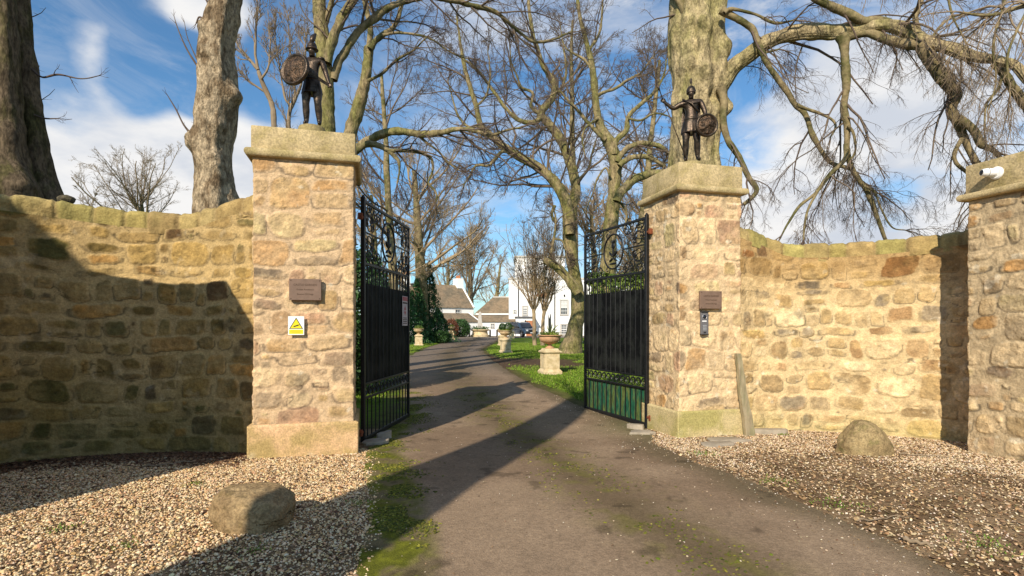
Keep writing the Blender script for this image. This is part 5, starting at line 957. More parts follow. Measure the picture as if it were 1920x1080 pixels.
def far_trees():
    G = 'bare trees in the background'
    def at(px, d): return (px - 960) / 1027 * d
    def ht(py, d): return 1.5 + (610 - py) / 1027 * d
    gen_tree('background_tree', 'broad bare tree with warm brown twigs behind the left gate leaf', at(792, 46), 46, ht(275, 46), .62, 8.5, 201, G, nl=20, lv=((9, .62, 7), (9, .58, 5), (8, .55, 3)), rmin=(.02, .012, .008))
    gen_tree('background_tree', 'bare tree close behind the left pillar and left gate leaf, reddish brown crown', at(708, 38), 38, ht(290, 38), .35, 5.6, 202, G, nl=18, lv=((9, .5, 6), (8, .5, 5), (5, .5, 4)), rmin=(.016, .010, .007))
    gen_tree('background_tree', 'pale bare tree behind the gap between the two cottages', at(882, 92), 92, ht(440, 92), .7, 9.5, 203, G, nl=20, twigm='twig_pale', lv=((9, .62, 7), (9, .58, 5), (8, .55, 3)), rmin=(.03, .018, .013), start=.2, ang1=(.3, .8))
    gen_tree('background_tree', 'dim bare tree left of the cottage chimney', at(838, 104), 104, ht(455, 104), .6, 9, 204, G, nl=18, lv=((7, .62, 7), (7, .58, 5), (6, .55, 3)), rmin=(.03, .018, .013))
    gen_tree('background_tree', 'bare tree on the skyline right of the pale one, above the middle roof', at(925, 120), 120, ht(470, 120), .7, 7.5, 205, G, nl=16, lv=((7, .62, 7), (7, .58, 5), (6, .55, 3)), rmin=(.03, .02, .014))
    gen_tree('vase_shaped_tree', 'twin stemmed vase shaped tree with dense upright twigs in front of the white house', at(1010, 40), 40, ht(420, 40), .17, 9.5, 206, G, barkm='twig_warm', nl=20, vase=True, stems=2, up=.12, lv=((9, .5, 7), (6, .5, 5), (4, .5, 3)), rmin=(.012, .008, .006))
    gen_tree('background_tree', 'bare tree crown filling the gap just right of the right gate leaf top', at(1222, 37), 37, ht(320, 37), .42, 6.5, 207, G, nl=20, lv=((9, .62, 7), (9, .58, 5), (8, .55, 3)), rmin=(.016, .010, .007), twigm='twig_warm')
    gen_tree('background_tree', 'bare tree seen through the tracery of the right gate leaf', at(1120, 44), 44, ht(345, 44), .42, 6.5, 208, G, nl=20, lv=((9, .62, 7), (9, .58, 5), (8, .55, 3)), rmin=(.018, .011, .008), twigm='twig_warm')
    gen_tree('background_tree', 'rounded fan shaped bare tree on the skyline above the middle of the left wall', at(290, 60), 60, ht(292, 60), .55, 9.5, 209, G, nl=22, start=.55, lv=((8, .6, 7), (8, .55, 5), (6, .5, 3)), rmin=(.018, .012, .009), twigm='twig_pale', ang1=(.4, 1.15))
    gen_tree('background_tree', 'smaller bare tree on the skyline at the left above the left wall', at(172, 72), 72, ht(335, 72), .4, 5.6, 210, G, nl=16, start=.65, lv=((8, .5, 6), (7, .5, 5)), rmin=(.03, .022), twigm='twig_pale', ang1=(.4, 1.15))
    gen_tree('background_tree', 'low bare bush top showing above the dip of the right wall', at(1505, 42), 42, ht(420, 42), .22, 2.4, 211, G, nl=12, start=.6, lv=((6, .5, 5), (5, .5, 4)), rmin=(.014, .010)); gen_tree('background_tree', 'second bare bush top above the right wall, right of the first', at(1556, 46), 46, ht(418, 46), .22, 2.2, 212, G, nl=10, start=.6, lv=((6, .5, 5), (5, .5, 4)), rmin=(.014, .010))
    gen_tree('background_tree', 'tall bare tree high behind the gap between the left pillar and the curving beech', at(742, 30), 30, ht(20, 30), .30, 5.5, 213, G, nl=14, start=.4, lv=((8, .62, 7), (7, .58, 5), (6, .55, 3)), rmin=(.014, .009, .007), twigm='twig')
    gen_tree('background_tree', 'tall bare tree high behind the many branched beech above the gateway', at(1080, 46), 46, ht(-60, 46), .38, 6.5, 215, G, nl=18, start=.45, lv=((8, .62, 7), (7, .58, 5), (6, .55, 3)), rmin=(.018, .012, .009), twigm='twig')
    gen_tree('background_tree', 'tall bare tree high up left of the massive knotted beech', at(1190, 34), 34, ht(0, 34), .34, 6.0, 216, G, nl=16, start=.45, lv=((8, .62, 7), (7, .58, 5), (6, .55, 3)), rmin=(.014, .010, .008), twigm='twig')
far_trees()
def road_trees():
    # trees on the road side of the wall, behind the photographer: their trunks throw the long shadows
    def tr(name, lab, x, y, h, r0, r1, seed, lean=(0, 0)):
        t = thing(name, lab, 'tree', (x, y, 0), 0, 'roadside trees behind the photographer'); K = 30; f = np.linspace(0, 1, K); o = np.stack([lean[0] * f, lean[1] * f, -.3 + (h + .3) * f], 1); rr = r0 + (r1 - r0) * f
        trunk_mesh('trunk', o, rr, M['bark_dark'], t, 18, seed=seed); rng = np.random.default_rng(seed); cP, cR = spawn(o[None], rr[None], 9, rng, .72, (2.5, 4), (.4, .9), 10, .1, (0, 0, .08), .45, .03, 0.0); V, F = tubes(cP, cR, 6); np_obj('crown', V, F, M['twig'], t)
    tr('roadside_tree', 'tall roadside trunk behind the photographer whose shadow crosses the drive', -3.95, -3.1, 12.6, .78, .16, 301)
    t = thing('cottage', 'unseen cottage added behind the photographer, its gable shaped to shade the left wall', 'cottage', (-9.66, -1.7, 0), -TRAVEL); b = MB(); w, e, r, L = 2.55, 6.5, 8.9, 7  # added out of view, sized only for the shade it casts on the wall
    b.add([(-w, 0, 0), (w, 0, 0), (w, 0, e), (0, 0, r), (-w, 0, e), (-w, -L, 0), (w, -L, 0), (w, -L, e), (0, -L, r), (-w, -L, e)], [(4, 3, 2, 1, 0), (5, 6, 7, 8, 9), (0, 1, 6, 5), (1, 2, 7, 6), (0, 5, 9, 4)]); b.build('wall', M['white'], t)
    b = MB(); b.add([(-w - .1, .12, e - .05), (0, .12, r + .05), (w + .1, .12, e - .05), (w + .1, -L - .12, e - .05), (0, -L - .12, r + .05), (-w - .1, -L - .12, e - .05), (-w - .1, .12, e + .07), (0, .12, r + .2), (w + .1, .12, e + .07), (w + .1, -L - .12, e + .07), (0, -L - .12, r + .2), (-w - .1, -L - .12, e + .07)],
        [(0, 1, 4, 5), (1, 2, 3, 4), (6, 11, 10, 7), (7, 10, 9, 8), (0, 6, 7, 1), (1, 7, 8, 2), (5, 4, 10, 11), (4, 3, 9, 10), (0, 5, 11, 6), (2, 8, 9, 3)]); b.build('roof', M['slate'], t)
road_trees()
t = thing('stone_wall', 'continuation of the left boundary wall beside the road', 'stone wall', (0, 0, 0), 0, 'boundary walls beside the road')
wall_ribbon(t, [(-16, 3.6), (-12, 3.7), (-8, 3.9), (-5.2, 4.0)], [(0, 2.7), (1, 2.7)], -.2, .42, 47, PAL_L, (4, 1, 2, 3, 3, 3, 1), (.37, .275, .12), None, res=.06)
# ------------------------------------------------------------------ evergreen planting
def leafcloud(name, C_, size, mat_, parent, rng, aspect=.5, updown=0.):
    n = len(C_); a = rng.normal(0, 1, (n, 3)); a[:, 2] += updown; a /= np.linalg.norm(a, axis=1, keepdims=True); b = np.cross(a, rng.normal(0, 1, (n, 3))); b /= np.linalg.norm(b, axis=1, keepdims=True)
    s = (size * rng.uniform(.6, 1.3, n))[:, None]; V = np.stack([C_ - a * s, C_ + b * s * aspect, C_ + a * s, C_ - b * s * aspect], 1); return np_obj(name, V.reshape(-1, 3), np.arange(4 * n).reshape(-1, 4), mat_, parent, smooth=False)
def blob_points(n, rng, fn, box):
    """random points kept where fn(p) > 0, crowded to the surface and broken up by noise"""
    out = []; tot = 0
    while tot < n:
        p = np.array(box[0]) + rng.random((n * 2, 3)) * (np.array(box[1]) - box[0]); v = fn(p) + .22 * fbm(p, 1.6, 3, 5.) ; q = p[(v > 0) & (v < .45)]; out.append(q); tot += len(q)
        if len(q) == 0: break
    return np.concatenate(out)[:n]
def conifer(label, x, y, h, r, seed, n=7000, cat='conifer', sz=.10):
    t = thing('conifer_tree', label, cat, (x, y, 0), 0, 'dark conifers left of the drive'); rng = np.random.default_rng(seed)
    MB().tube([(0, 0, -.2), (0, 0, h * .8)], [.12, .02], 8).build('trunk', M['bark_dark'], t)
    z = h * rng.random(n) ** 1.25; ph = rng.random(n) * 6.283; tier = .75 + .35 * np.abs(np.sin(z * 5.1 + 2 * np.sin(ph * 3))); R_ = r * (1 - z / h) ** .85 * tier * (.55 + .5 * np.sqrt(rng.random(n))) * (1 + .25 * np.sin(ph * 5 + z * 2)); p = np.stack([R_ * np.cos(ph), R_ * np.sin(ph), z + .1 - .12 * R_], 1)
    leafcloud('crown', p, sz, M['leaf_con'], t, rng, .35, .6); return t
def ab(px, d): return (px - 960) / 1027 * d
conifer('tall pointed dark conifer beyond the left gate leaf', ab(805, 47), 47, 6.9, 1.35, 401, 9000); conifer('second dark conifer, left of the tallest, against the gate edge', ab(781, 45), 45, 5.4, 1.3, 402, 8000)
conifer('broad low dark conifer at the right of the conifer clump', ab(820, 48), 48.5, 2.9, 1.7, 403, 6000); conifer('dark conifer half hidden behind the left gate leaf', ab(758, 42), 43, 4.4, 1.6, 404, 7000)
def shrub(label, x, y, rx, ry, h, seed, m='leaf', n=5000, sz=.06, name='shrub', cat='shrub', z0=0.):
    t = thing(name, label, cat, (x, y, z0)); rng = np.random.default_rng(seed)
    fn = lambda p: 1 - np.sqrt((p[:, 0] / rx) ** 2 + (p[:, 1] / ry) ** 2 + ((p[:, 2] - h * .45) / (h * .58)) ** 2)
    p = blob_points(n, rng, fn, ((-rx * 1.15, -ry * 1.15, 0), (rx * 1.15, ry * 1.15, h * 1.15))); leafcloud('foliage', p, sz, M[m], t, rng, .5)
    MB().tube([(0, 0, -.1), (.02, 0, h * .5)], [.05, .02], 7).tube([(0, 0, .1), (rx * .3, 0, h * .6)], [.03, .01], 6).tube([(0, 0, .1), (-rx * .3, .02, h * .6)], [.03, .01], 6).build('stem', M['bark_dark'], t); return t
shrub('glossy dark green shrub squeezed between the left pillar and left gate leaf', -3.75, 12.2, 1.15, 1.0, 3.3, 411, 'leaf', 16000, .055)
shrub('green shrub low behind the left gate leaf', -5.0, 15.5, 1.0, 1.0, 1.9, 412, 'leaf', 8000, .05)
shrub('russet shrub at the end of the left lawn before the cottages', ab(846, 68), 68, 1.0, .9, 2.3, 413, 'leaf_red', 2200, .10); shrub('dark green shrub just right of the russet one', ab(862, 69), 69.5, 1.3, 1.2, 2.3, 414, 'leaf', 3000, .12)
shrub('low dark bush at the foot of the conifers', ab(822, 46), 46, 1.2, .8, 1.1, 415, 'leaf', 3000, .08)
def hedge():
    t = thing('hedge', 'yellow green hedge seen through the bars of the right gate leaf', 'hedge', (0, 0, 0)); rng = np.random.default_rng(421); n = 26000
    x = 2.75 + 6.5 * rng.random(n); k = rng.random(n); y = np.where(k < .55, 19.6 + .15 * rng.normal(0, 1, n), 19.6 + 1.2 * rng.random(n)); z = np.where(k < .55, 3.35 * rng.random(n), 3.35 - .25 * rng.random(n) ** 2); y = y + .25 * fbm2(x, z, 1.1, 3); z = z + .12 * fbm2(x, y, 1.3, 2)
    leafcloud('foliage', np.stack([x, y, np.maximum(z, .02)], 1), .075, M['leaf_hedge'], t, rng, .55); b = MB()
    for i in range(9): b.tube([(3.1 + .72 * i, 20.2, -.1), (3.15 + .72 * i, 20.2, 2.8)], [.05, .03], 6)
    b.build('stems', M['bark_dark'], t)
hedge()

# ------------------------------------------------------------------ stone urns on pedestals
def square(prof, b, c=(0, 0, 0)):
    V = [(sx * r + c[0], sy * r + c[1], z + c[2]) for r, z in prof for sx, sy in ((-1, -1), (1, -1), (1, 1), (-1, 1))]; n = len(prof)
    return b.add(V, [(i * 4 + k, i * 4 + (k + 1) % 4, (i + 1) * 4 + (k + 1) % 4, (i + 1) * 4 + k) for i in range(n - 1) for k in range(4)] + [(3, 2, 1, 0), tuple((n - 1) * 4 + k for k in range(4))])
def pedestal(label, x, y, s=1., rz=0.0):
    t = thing('stone_pedestal', label, 'pedestal', (x, y, gf(y)), rz, 'stone pedestals lining the drive'); t.scale = (s, s, s)
    square([(.30, -.05), (.30, .09), (.285, .11), (.255, .145), (.245, .16)], MB()).build('base', M['pale'], t); b = MB(); square([(.235, .158), (.235, .63)], b); b.build('shaft', M['pale'], t)
    b = MB()
    for a in range(4):
        Mx = Matrix.Rotation(a * math.pi / 2, 4, 'Z')
        for (cx, cz, w, h) in ((0, .575, .36, .018), (0, .215, .36, .018), (-.17, .395, .018, .36), (.17, .395, .018, .36)): b.box((cx, -.238, cz), (w, .012, h), .003, M=Mx)
    b.build('panel_frame', M['pale'], t); square([(.24, .628), (.255, .65), (.285, .67), (.29, .70), (.27, .715), (.22, .74), (.20, .79)], MB()).build('cap_moulding', M['pale'], t); return t
def urn(label, x, y, z, s=1., m='urn', low=False):
    t = thing('stone_urn', label, 'urn', (x, y, z), 0, 'stone urns on the pedestals'); t.scale = (s, s, s)
    MB().lathe([(.14, 0), (.14, .03), (.10, .05), (.065, .08), (.055, .12), (.08, .14)], n=28).build('foot', M[m], t, smooth=True)
    n = 72; prof = [(.08, .135), (.16, .155), (.25, .195), (.305, .25), (.325, .31), (.33, .35), (.315, .37)]; V = []
    for i, (r, zz) in enumerate(prof):
        for k in range(n): a = 2 * math.pi * k / n; q = r * (1 + .035 * abs(math.sin(a * 12)) * math.sin(math.pi * min(1, i / 5))); V.append((q * math.cos(a), q * math.sin(a), zz))
    b = MB(); b.add(V, [tuple(f) for f in grid_faces(len(prof), n, True)]); b.build('bowl', M[m], t, smooth=True)
    MB().lathe([(.315, .365), (.335, .37), (.375, .385), (.385, .40), (.375, .415), (.335, .415), (.325, .395), (.0, .39)], n=48).build('rim', M[m], t, auto=40); return t
def pot_plant(kind, label, x, y, z, seed, s=1.):
    rng = np.random.default_rng(seed)
    if kind == 'spiky':
        t = thing('spiky_plant', label, 'potted plant', (x, y, z)); b = MB()
        for k in range(34):
            a = rng.random() * 6.283; el = rng.uniform(.15, 1.4); L = rng.uniform(.35, .6); p = []
            for f in np.linspace(0, 1, 6): e = el - .9 * f ** 2 * (el < 1.2); p.append((L * f * math.cos(a) * math.cos(el), L * f * math.sin(a) * math.cos(el), L * (f * math.sin(el) - .35 * f ** 2.5 * math.cos(el))))
            b.tube(p, [.012, .011, .009, .007, .004, .001], 4)
        b.build('fronds', M['leaf_hedge'], t); b = MB()
        for k in range(7): a = rng.random() * 6.283; e = rng.uniform(.0, .10); L = rng.uniform(.5, .72); b.tube([(0, 0, 0), (L * .5 * e * math.cos(a), L * .5 * e * math.sin(a), L * .5), (L * e * math.cos(a), L * e * math.sin(a), L)], [.02, .028, .004], 5)
        b.build('upright_leaves', M['spike'], t); p = rng.normal(0, 1, (900, 3)) * (.14, .14, .03) + (0, 0, .04); p = p[np.linalg.norm(p[:, :2], axis=1) < .33]; leafcloud('ground_leaves', p, .03, M['leaf_hedge'], t, rng)
    elif kind == 'balls':
        t = thing('clipped_box_plant', label, 'potted plant', (x, y, z)); p = []
        for cx in (-.17, .14): d = rng.normal(0, 1, (2200, 3)); d /= np.linalg.norm(d, axis=1, keepdims=True); p.append(d * (.19 if cx < 0 else .22) * (.86 + .16 * rng.random((2200, 1))) + (cx, .03 * (cx < 0), .21))
        leafcloud('foliage', np.concatenate(p), .022, M['leaf'], t, rng); q = rng.normal(0, 1, (700, 3)) * (.15, .15, .025) + (0, 0, .03); leafcloud('ground_leaves', q[np.linalg.norm(q[:, :2], axis=1) < .33], .03, M['leaf_hedge'], t, rng)
    else:
        t = thing('low_plant', label, 'potted plant', (x, y, z)); q = rng.normal(0, 1, (900, 3)) * (.14, .14, .07 if kind == 'low' else .2) + (0, 0, .05 if kind == 'low' else .2); q[:, 2] = np.abs(q[:, 2]); leafcloud('foliage', q[np.linalg.norm(q[:, :2], axis=1) < .34], .035, M['leaf_hedge' if kind == 'low' else 'leaf'], t, rng)
    return t
def set_urn(x, y, s, kind, lab, lab2, lab3, seed, m='urn'):
    z = gf(y); pedestal(lab, x, y, s, .25); urn(lab2, x, y, z + .79 * s, s, m); pot_plant(kind, lab3, x, y, z + (.79 + .40) * s, seed, s)
set_urn(ab(1031, 16.9), 16.9, 1.0, 'spiky', 'nearest pale panelled pedestal on the lawn left of the right gate leaf', 'nearest fluted stone urn, holding the tall spiky plant', 'tall dark spiky plant with arching fronds in the nearest urn', 1, 'terracotta')
set_urn(ab(948, 29.6), 29.6, 1.02, 'balls', 'second pale pedestal beside the drive under the two clipped balls', 'stone urn holding two clipped box balls', 'pair of clipped green box balls in the second urn', 2)
set_urn(ab(941.5, 40), 40, 1.0, 'low', 'pedestal mostly hidden behind the one with the clipped balls', 'urn peeping out behind the urn with clipped balls', 'low greenery in the urn behind the clipped balls', 3)
set_urn(ab(959, 63), 63, 1.1, 'low', 'far pedestal between the box ball urn and the parked car', 'far urn left of the parked car', 'low greenery in the urn left of the parked car', 4)
set_urn(ab(785, 40), 40, 1.05, 'low', 'pale pedestal on the left lawn beside the conifers', 'wide stone urn before the conifers on the left lawn', 'low greenery in the urn before the conifers', 5)
set_urn(ab(846, 58), 58, 1.15, 'low', 'pale pedestal farther down the left lawn before the russet shrub', 'stone urn farther down the left lawn before the russet shrub', 'low greenery in the urn before the russet shrub', 6)
def fountain():
    x, y = ab(900, 71), 71; t = thing('stone_fountain', 'stone basin with a tapering obelisk where the drive ends', 'fountain', (x, y, 0)); MB().lathe([(1.2, -.1), (1.25, .25), (1.05, .30), (.95, .75), (1.25, .85), (1.3, .95), (1.2, 1.0), (.6, 1.0)], n=28).build('basin', M['pale'], t, auto=40)
    square([(.42, .95), (.40, 1.3), (.32, 1.35), (.16, 3.1), (.0, 3.3)], MB()).build('obelisk', M['frame'], t); q = np.random.default_rng(4); leafcloud('foliage', q.normal(0, 1, (900, 3)) * (.55, .55, .12) + (0, 0, 1.12), .09, M['leaf'], t, q)
fountain()
for i, (px, lab) in enumerate(((869.5, 'leftmost black bollard before the cottages'), (880, 'second black bollard from the left before the cottages'), (919, 'black bollard right of the obelisk fountain'), (932, 'rightmost black bollard near the parked car'))):
    if i == 0:
        B0 = o = thing('bollard', lab, 'bollard', (ab(px, 70), 70, 0), 0, 'black bollards across the forecourt'); MB().lathe([(.11, 0), (.11, .9), (.095, .93)], n=16).build('post', M['iron'], o, auto=40); MB().lathe([(.10, .93), (.10, 1.03), (.12, 1.04), (.10, 1.12), (0, 1.14)], n=16).build('lamp_head', M['whitepaint'], o, auto=40)
    else: o = copy_tree(B0); o['label'] = lab; o.location = (ab(px, 70), 70, 0)

# ------------------------------------------------------------------ white house and cottages
def window(parent, x0, x1, z0, z1, y, cols=3, rows=4, blind=0., margin=.16):
    w, h = x1 - x0, z1 - z0; cx, cz = (x0 + x1) / 2, (z0 + z1) / 2; f = MB()
    f.box((cx, y - .04, z1 + margin / 2), (w + 2 * margin, .12, margin)).box((cx, y - .05, z0 - margin / 2), (w + 2 * margin, .12, margin))
    for s in (-1, 1): f.box((cx + s * (w / 2 + margin / 2), y - .04, cz), (margin, .12, h))
    fr = f.build('window', M['frame'], parent); g = MB().box((cx, y - .02, cz), (w, .02, h)).build('pane', M['glass'], fr); b = MB()
    for i in range(cols + 1): b.box((x0 + w * i / cols, y - .045, cz), (.05 if i not in (0, cols) else .09, .03, h))
    for i in range(rows + 1): b.box((cx, y - .048, z0 + h * i / rows), (w, .03, .05 if i != rows // 2 else .09))
    b.build('glazing_bars', M['whitepaint'], fr)
    if blind: MB().box((cx, y - .034, z1 - h * blind / 2), (w - .08, .01, h * blind)).build('blind', M['blind'], fr)
def hx(px, d=77): return (px - 960) / 1027 * d
def hz(py, d=77): return 1.5 + (610 - py) / 1027 * d
def prism(b, x0, x1, y0, y1, z0, ridge, hipl=0., hipr=0.):
    ym = (y0 + y1) / 2; return b.add([(x0, y0, z0), (x1, y0, z0), (x1, y1, z0), (x0, y1, z0), (x0 + hipl, ym, ridge), (x1 - hipr, ym, ridge)], [(0, 1, 5, 4), (2, 3, 4, 5), (1, 2, 5), (3, 0, 4), (3, 2, 1, 0)])
def house():
    t = thing('white_house', 'tall white tower house with sash windows behind the parked car', 'house', (0, 0, 0)); Y = 78
    MB().box(((hx(954, Y) + hx(1215, Y)) / 2, Y + 5.0, hz(523, Y) / 2), (hx(1215, Y) - hx(954, Y), 10, hz(523, Y))).build('wall', M['white'], t)
    MB().box(((hx(966, Y) + hx(1062, Y)) / 2, Y + 6.5, hz(478, Y) / 2), (hx(1062, Y) - hx(966, Y), 8, hz(478, Y))).build('tower', M['white'], t)
    MB().box(((hx(966, Y) + hx(1062, Y)) / 2, Y + 6.5, hz(477.2, Y)), (hx(1062, Y) - hx(966, Y) + .3, 8.3, .25)).build('parapet', M['ridge'], t)
    MB().box(((hx(954, Y) + hx(1215, Y)) / 2, Y + 5.0, hz(522.2, Y)), (hx(1215, Y) - hx(954, Y) + .2, 10.2, .22)).build('parapet', M['ridge'], t)
    MB().box((hx(1018, Y), Y - .25, hz(553, Y)), (1.6, .5, .5), .05).build('red_canopy', M['clay'], t)
    window(t, hx(981, Y), hx(988, Y), hz(590, Y), hz(575, Y), Y - .01, 3, 4, .2); window(t, hx(1051.5, Y), hx(1063.5, Y), hz(589.5, Y), hz(563.5, Y), Y - .01, 3, 4, .52); window(t, hx(1052.5, Y), hx(1062.5, Y), hz(626, Y), hz(609, Y), Y - .01, 3, 4); window(t, hx(963.5, Y), hx(967, Y), hz(587, Y), hz(582, Y), Y - .01, 1, 2, 0, .08)
    window(t, hx(1130, Y), hx(1142, Y), hz(589.5, Y), hz(563.5, Y), Y - .01, 3, 4, .3)
    for px in (972, 1040, 1074): MB().tube([(hx(px, Y), Y - .08, .1), (hx(px, Y), Y - .08, hz(526, Y))], .07, 6).build('downpipe', M['iron'], t)
    # low porch wing in front
    p = MB().box(((hx(967, 76) + hx(1002, 76)) / 2, 77.0, hz(596, 76) / 2), (hx(1002, 76) - hx(967, 76), 2.0, hz(596, 76))).build('porch_wing', M['white'], t); MB().box(((hx(967, 76) + hx(1002, 76)) / 2, 76.95, hz(594.5, 76)), (hx(1004, 76) - hx(965, 76), 2.4, .16)).build('flat_roof', M['grey'], p)
    MB().box((hx(994, 76), 75.98, hz(616, 76)), (1.1, .06, 2.2)).build('door', M['clay'], p); MB().lathe([(.06, 0), (.09, .2), (.04, .28)], (hx(985, 76), 75.9, hz(604, 76)), 8).build('wall_lamp', M['iron'], p)
    MB().lathe([(.08, 0), (.12, .2), (.04, .3)], (hx(1058, Y), Y - .15, hz(556, Y)), 8).build('wall_lamp', M['iron'], t)
    # middle range
    t = thing('cottage', 'low white range with a hipped slate roof and lean-to joined to the white house', 'cottage', (0, 0, 0), 0, 'white cottages beside the house'); Y = 80
    x0, x1 = hx(892, Y), hx(953.6, Y); MB().box(((x0 + x1) / 2, Y + 3.5, hz(588, Y) / 2), (x1 - x0, 7, hz(588, Y))).build('wall', M['white'], t); b = MB(); prism(b, x0 - .2, x1 + .0, Y - .25, Y + 7.2, hz(588.5, Y), hz(555, Y), 2.6, 0); b.build('roof', M['slate'], t)
    MB().box(((x0 + 2.4 + x1) / 2, Y + 3.47, hz(554.6, Y)), (x1 - x0 - 2.4, .25, .16)).build('ridge_tiles', M['ridge'], t); MB().box(((x0 + x1) / 2, Y - .30, hz(589, Y)), (x1 - x0, .12, .22)).build('gutter_board', M['whitepaint'], t)
    Y2 = 77.2; x0, x1 = hx(884, Y2), hx(966, Y2); q = MB().box(((x0 + x1) / 2, Y2 + 1.4, hz(602, Y2) / 2), (x1 - x0, 2.7, hz(602, Y2))).build('lean_to', M['white'], t)
    b = MB(); b.add([(x0 - .1, Y2 - .2, hz(602.5, Y2)), (x1, Y2 - .2, hz(602.5, Y2)), (x1, Y + .02, hz(590, Y)), (x0 - .1, Y + .02, hz(590, Y)), (x0 - .1, Y2 - .2, hz(603.5, Y2)), (x1, Y2 - .2, hz(603.5, Y2)), (x1, Y + .02, hz(592, Y)), (x0 - .1, Y + .02, hz(592, Y))], [(0, 1, 2, 3), (4, 5, 1, 0), (7, 6, 5, 4)[::-1], (0, 3, 7, 4), (1, 5, 6, 2)]); b.build('roof', M['slate'], q)
    window(t, hx(920.5, Y2), hx(926.5, Y2), hz(615, Y2), hz(607.5, Y2), Y2 + .03, 2, 2, 0, .08)
    # left cottage, turned toward the drive
    rz = R(33); t = thing('cottage', 'white cottage with steep slate roof and orange chimney pots behind the conifers', 'cottage', (hx(888, 80), 80, 0), rz, 'white cottages beside the house'); L = 9.6; ez = hz(577, 80); rg_ = hz(536, 84); D = 7.6
    MB().box((-L / 2, D / 2, ez / 2), (L, D, ez)).build('wall', M['white'], t)
    b = MB(); b.add([(0, .02, ez), (0, D - .02, ez), (0, D / 2, rg_ - .08), (-.35, .02, ez), (-.35, D - .02, ez), (-.35, D / 2, rg_ - .08), (-L, .02, ez), (-L, D - .02, ez), (-L, D / 2, rg_ - .08), (-L + .35, .02, ez), (-L + .35, D - .02, ez), (-L + .35, D / 2, rg_ - .08)], [(0, 1, 2), (5, 4, 3), (8, 7, 6), (9, 10, 11)]); b.build('gable', M['white'], t)
    b = MB(); prism(b, -L, -.12, -.25, D + .25, ez - .05, rg_); b.build('roof', M['slate'], t)
    b = MB()
    for s, y1 in ((0, -.28), (1, D + .28)):
        for xx in (-.06, -L + .06): b.tube([(xx, y1, ez - .0), (xx, D / 2, rg_ + .12)], .14, 4)
    b.build('verge', M['whitepaint'], t)
    for xx in (-.55, -L + .55):
        c = MB().box((xx, D / 2, rg_ + .25), (1.0, 1.5, 1.5)).build('chimney', M['white'], t); q = MB()
        for k in (-.45, 0, .45): q.lathe([(.16, 0), (.14, .45), (.17, .5)], (xx, D / 2 + k, rg_ + .99), 10)
        q.build('chimney_pot', M['clay'], c)
    for x_ in (-2.6, -5.6, -8.0): window(t, x_ - .35, x_ + .35, ez - 1.45, ez - .35, -.01, 2, 3, 0, .1)
    l = MB().box((-4.6, -1.5, 1.05), (7.2, 2.99, 2.1)).build('lean_to', M['white'], t); b = MB(); b.add([(-8.3, -3.15, 2.05), (-.8, -3.15, 2.05), (-.8, -.0, 3.25), (-8.3, -.0, 3.25), (-8.3, -3.15, 1.93), (-.8, -3.15, 1.93), (-.8, -.0, 3.1), (-8.3, -.0, 3.1)], [(0, 1, 2, 3), (4, 5, 1, 0), (4, 7, 6, 5), (0, 3, 7, 4), (1, 5, 6, 2)]); b.build('roof', M['slate'], l); b = MB().tube([(-.8, -3.15, 2.1), (-.8, 0, 3.3)], .10, 4).build('verge', M['whitepaint'], l)
    window(t, -3.2, -2.5, .7, 1.65, -3.01, 2, 2, 0, .08)
house()
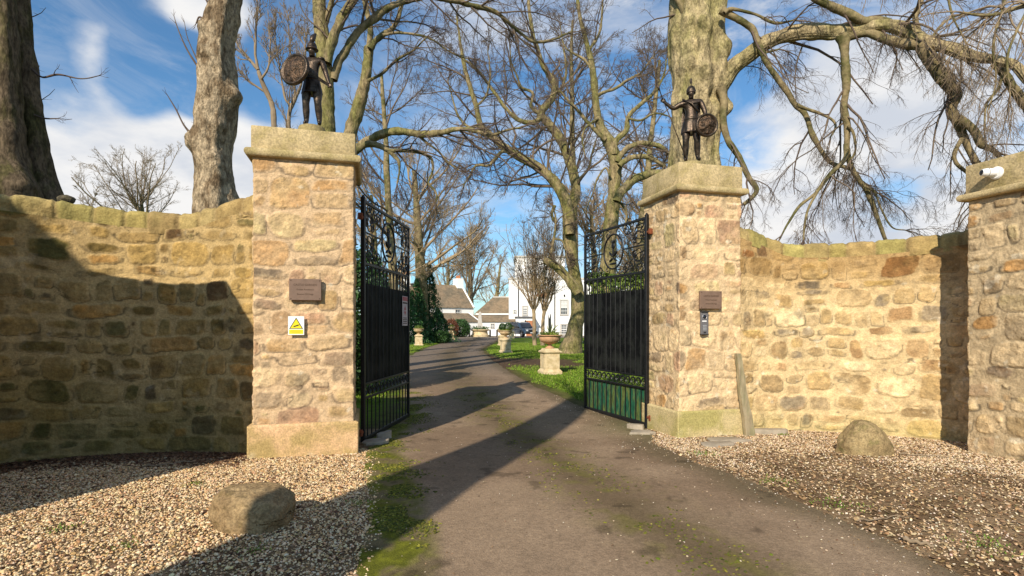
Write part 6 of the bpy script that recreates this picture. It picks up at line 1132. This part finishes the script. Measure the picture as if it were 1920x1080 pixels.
# ------------------------------------------------------------------ parked car
def car():
    t = thing('parked_car', 'dark blue off-road car parked facing the drive before the white house', 'car', (hx(980, 70), 70, .02), R(-62))
    # local: x forward is the front of the car
    def loft(sec, nm, m, par=None):
        V = []; 
        for (x, hw, z0, z1, tw) in sec: V += [(x, -hw, z0), (x, -hw, z0 + (z1 - z0) * .6), (x, -hw * tw, z1), (x, hw * tw, z1), (x, hw, z0 + (z1 - z0) * .6), (x, hw, z0)]
        n = len(sec); F = [(i * 6 + k, i * 6 + (k + 1) % 6, (i + 1) * 6 + (k + 1) % 6, (i + 1) * 6 + k) for i in range(n - 1) for k in range(6)] + [(5, 4, 3, 2, 1, 0), tuple((n - 1) * 6 + k for k in range(6))]; b = MB(); b.add(V, F); return b.build(nm, m, par or t, auto=40)
    body = loft([(-2.25, .82, .55, 1.05, .95), (-2.2, .92, .42, 1.10, .95), (-1.0, .95, .38, 1.12, .95), (.9, .95, .38, 1.10, .95), (1.2, .95, .40, 1.10, .92), (2.1, .92, .42, 1.02, .9), (2.28, .84, .5, .90, .9)], 'body', M['carpaint'])
    loft([(-2.15, .86, 1.08, 1.78, .88), (-1.9, .88, 1.08, 1.86, .88), (.1, .88, 1.08, 1.88, .88), (.5, .88, 1.08, 1.80, .86), (1.15, .86, 1.06, 1.14, .9)], 'cabin', M['carpaint']); g = MB()
    g.add([(.60, -.70, 1.72), (.60, .70, 1.72), (1.10, .78, 1.20), (1.10, -.78, 1.20)], [(3, 2, 1, 0)]); g.build('windscreen', M['glass'], t).location = (.04, 0, .03)
    for s in (-1, 1):
        MB().add([(.35, s * .905, 1.16), (-1.9, s * .905, 1.16), (-1.8, s * .83, 1.68), (.15, s * .83, 1.68)], [(0, 1, 2, 3)] if s < 0 else [(3, 2, 1, 0)]).build('side_window', M['glass'], t)
        MB().box((2.24, s * .62, .84), (.10, .32, .20), .03).build('headlight', M['lamp'], t); MB().box((.75, s * 1.05, 1.22), (.10, .20, .16), .03).build('wing_mirror', M['cgrey'], t)
        MB().box((-.8, s * .70, 1.93), (2.0, .05, .06), .01).build('roof_rail', M['cgrey'], t)
        for x in (-1.4, 1.4):
            T = Matrix.Translation((x, s * .84, .37)) @ Matrix.Rotation(R(90), 4, 'X'); w = MB().lathe([(.22, -.12), (.36, -.12), (.385, -.08), (.385, .08), (.36, .12), (.22, .12)], n=24, M=T).build('wheel', M['tyre'], t, auto=40); MB().lathe([(.0, -.125), (.22, -.126), (.22, .126), (.0, .125)], n=20, M=T).build('rim', M['rim'], w)
            T2 = Matrix.Translation((x, s * .93, .42)) @ Matrix.Rotation(R(90), 4, 'X'); MB().tube([(x + .46 * math.cos(a), s * .95, .40 + .46 * math.sin(a)) for a in np.linspace(0, math.pi, 12)], .05, 6).build('wheel_arch', M['cgrey'], t)
    MB().box((2.28, 0, .82), (.08, .85, .22), .02).build('grille', M['cgrey'], t); MB().box((2.30, 0, .55), (.16, 1.7, .20), .04).build('bumper', M['cgrey'], t); MB().box((2.39, 0, .56), (.01, .52, .11)).build('number_plate', M['whitepaint'], t)
car()
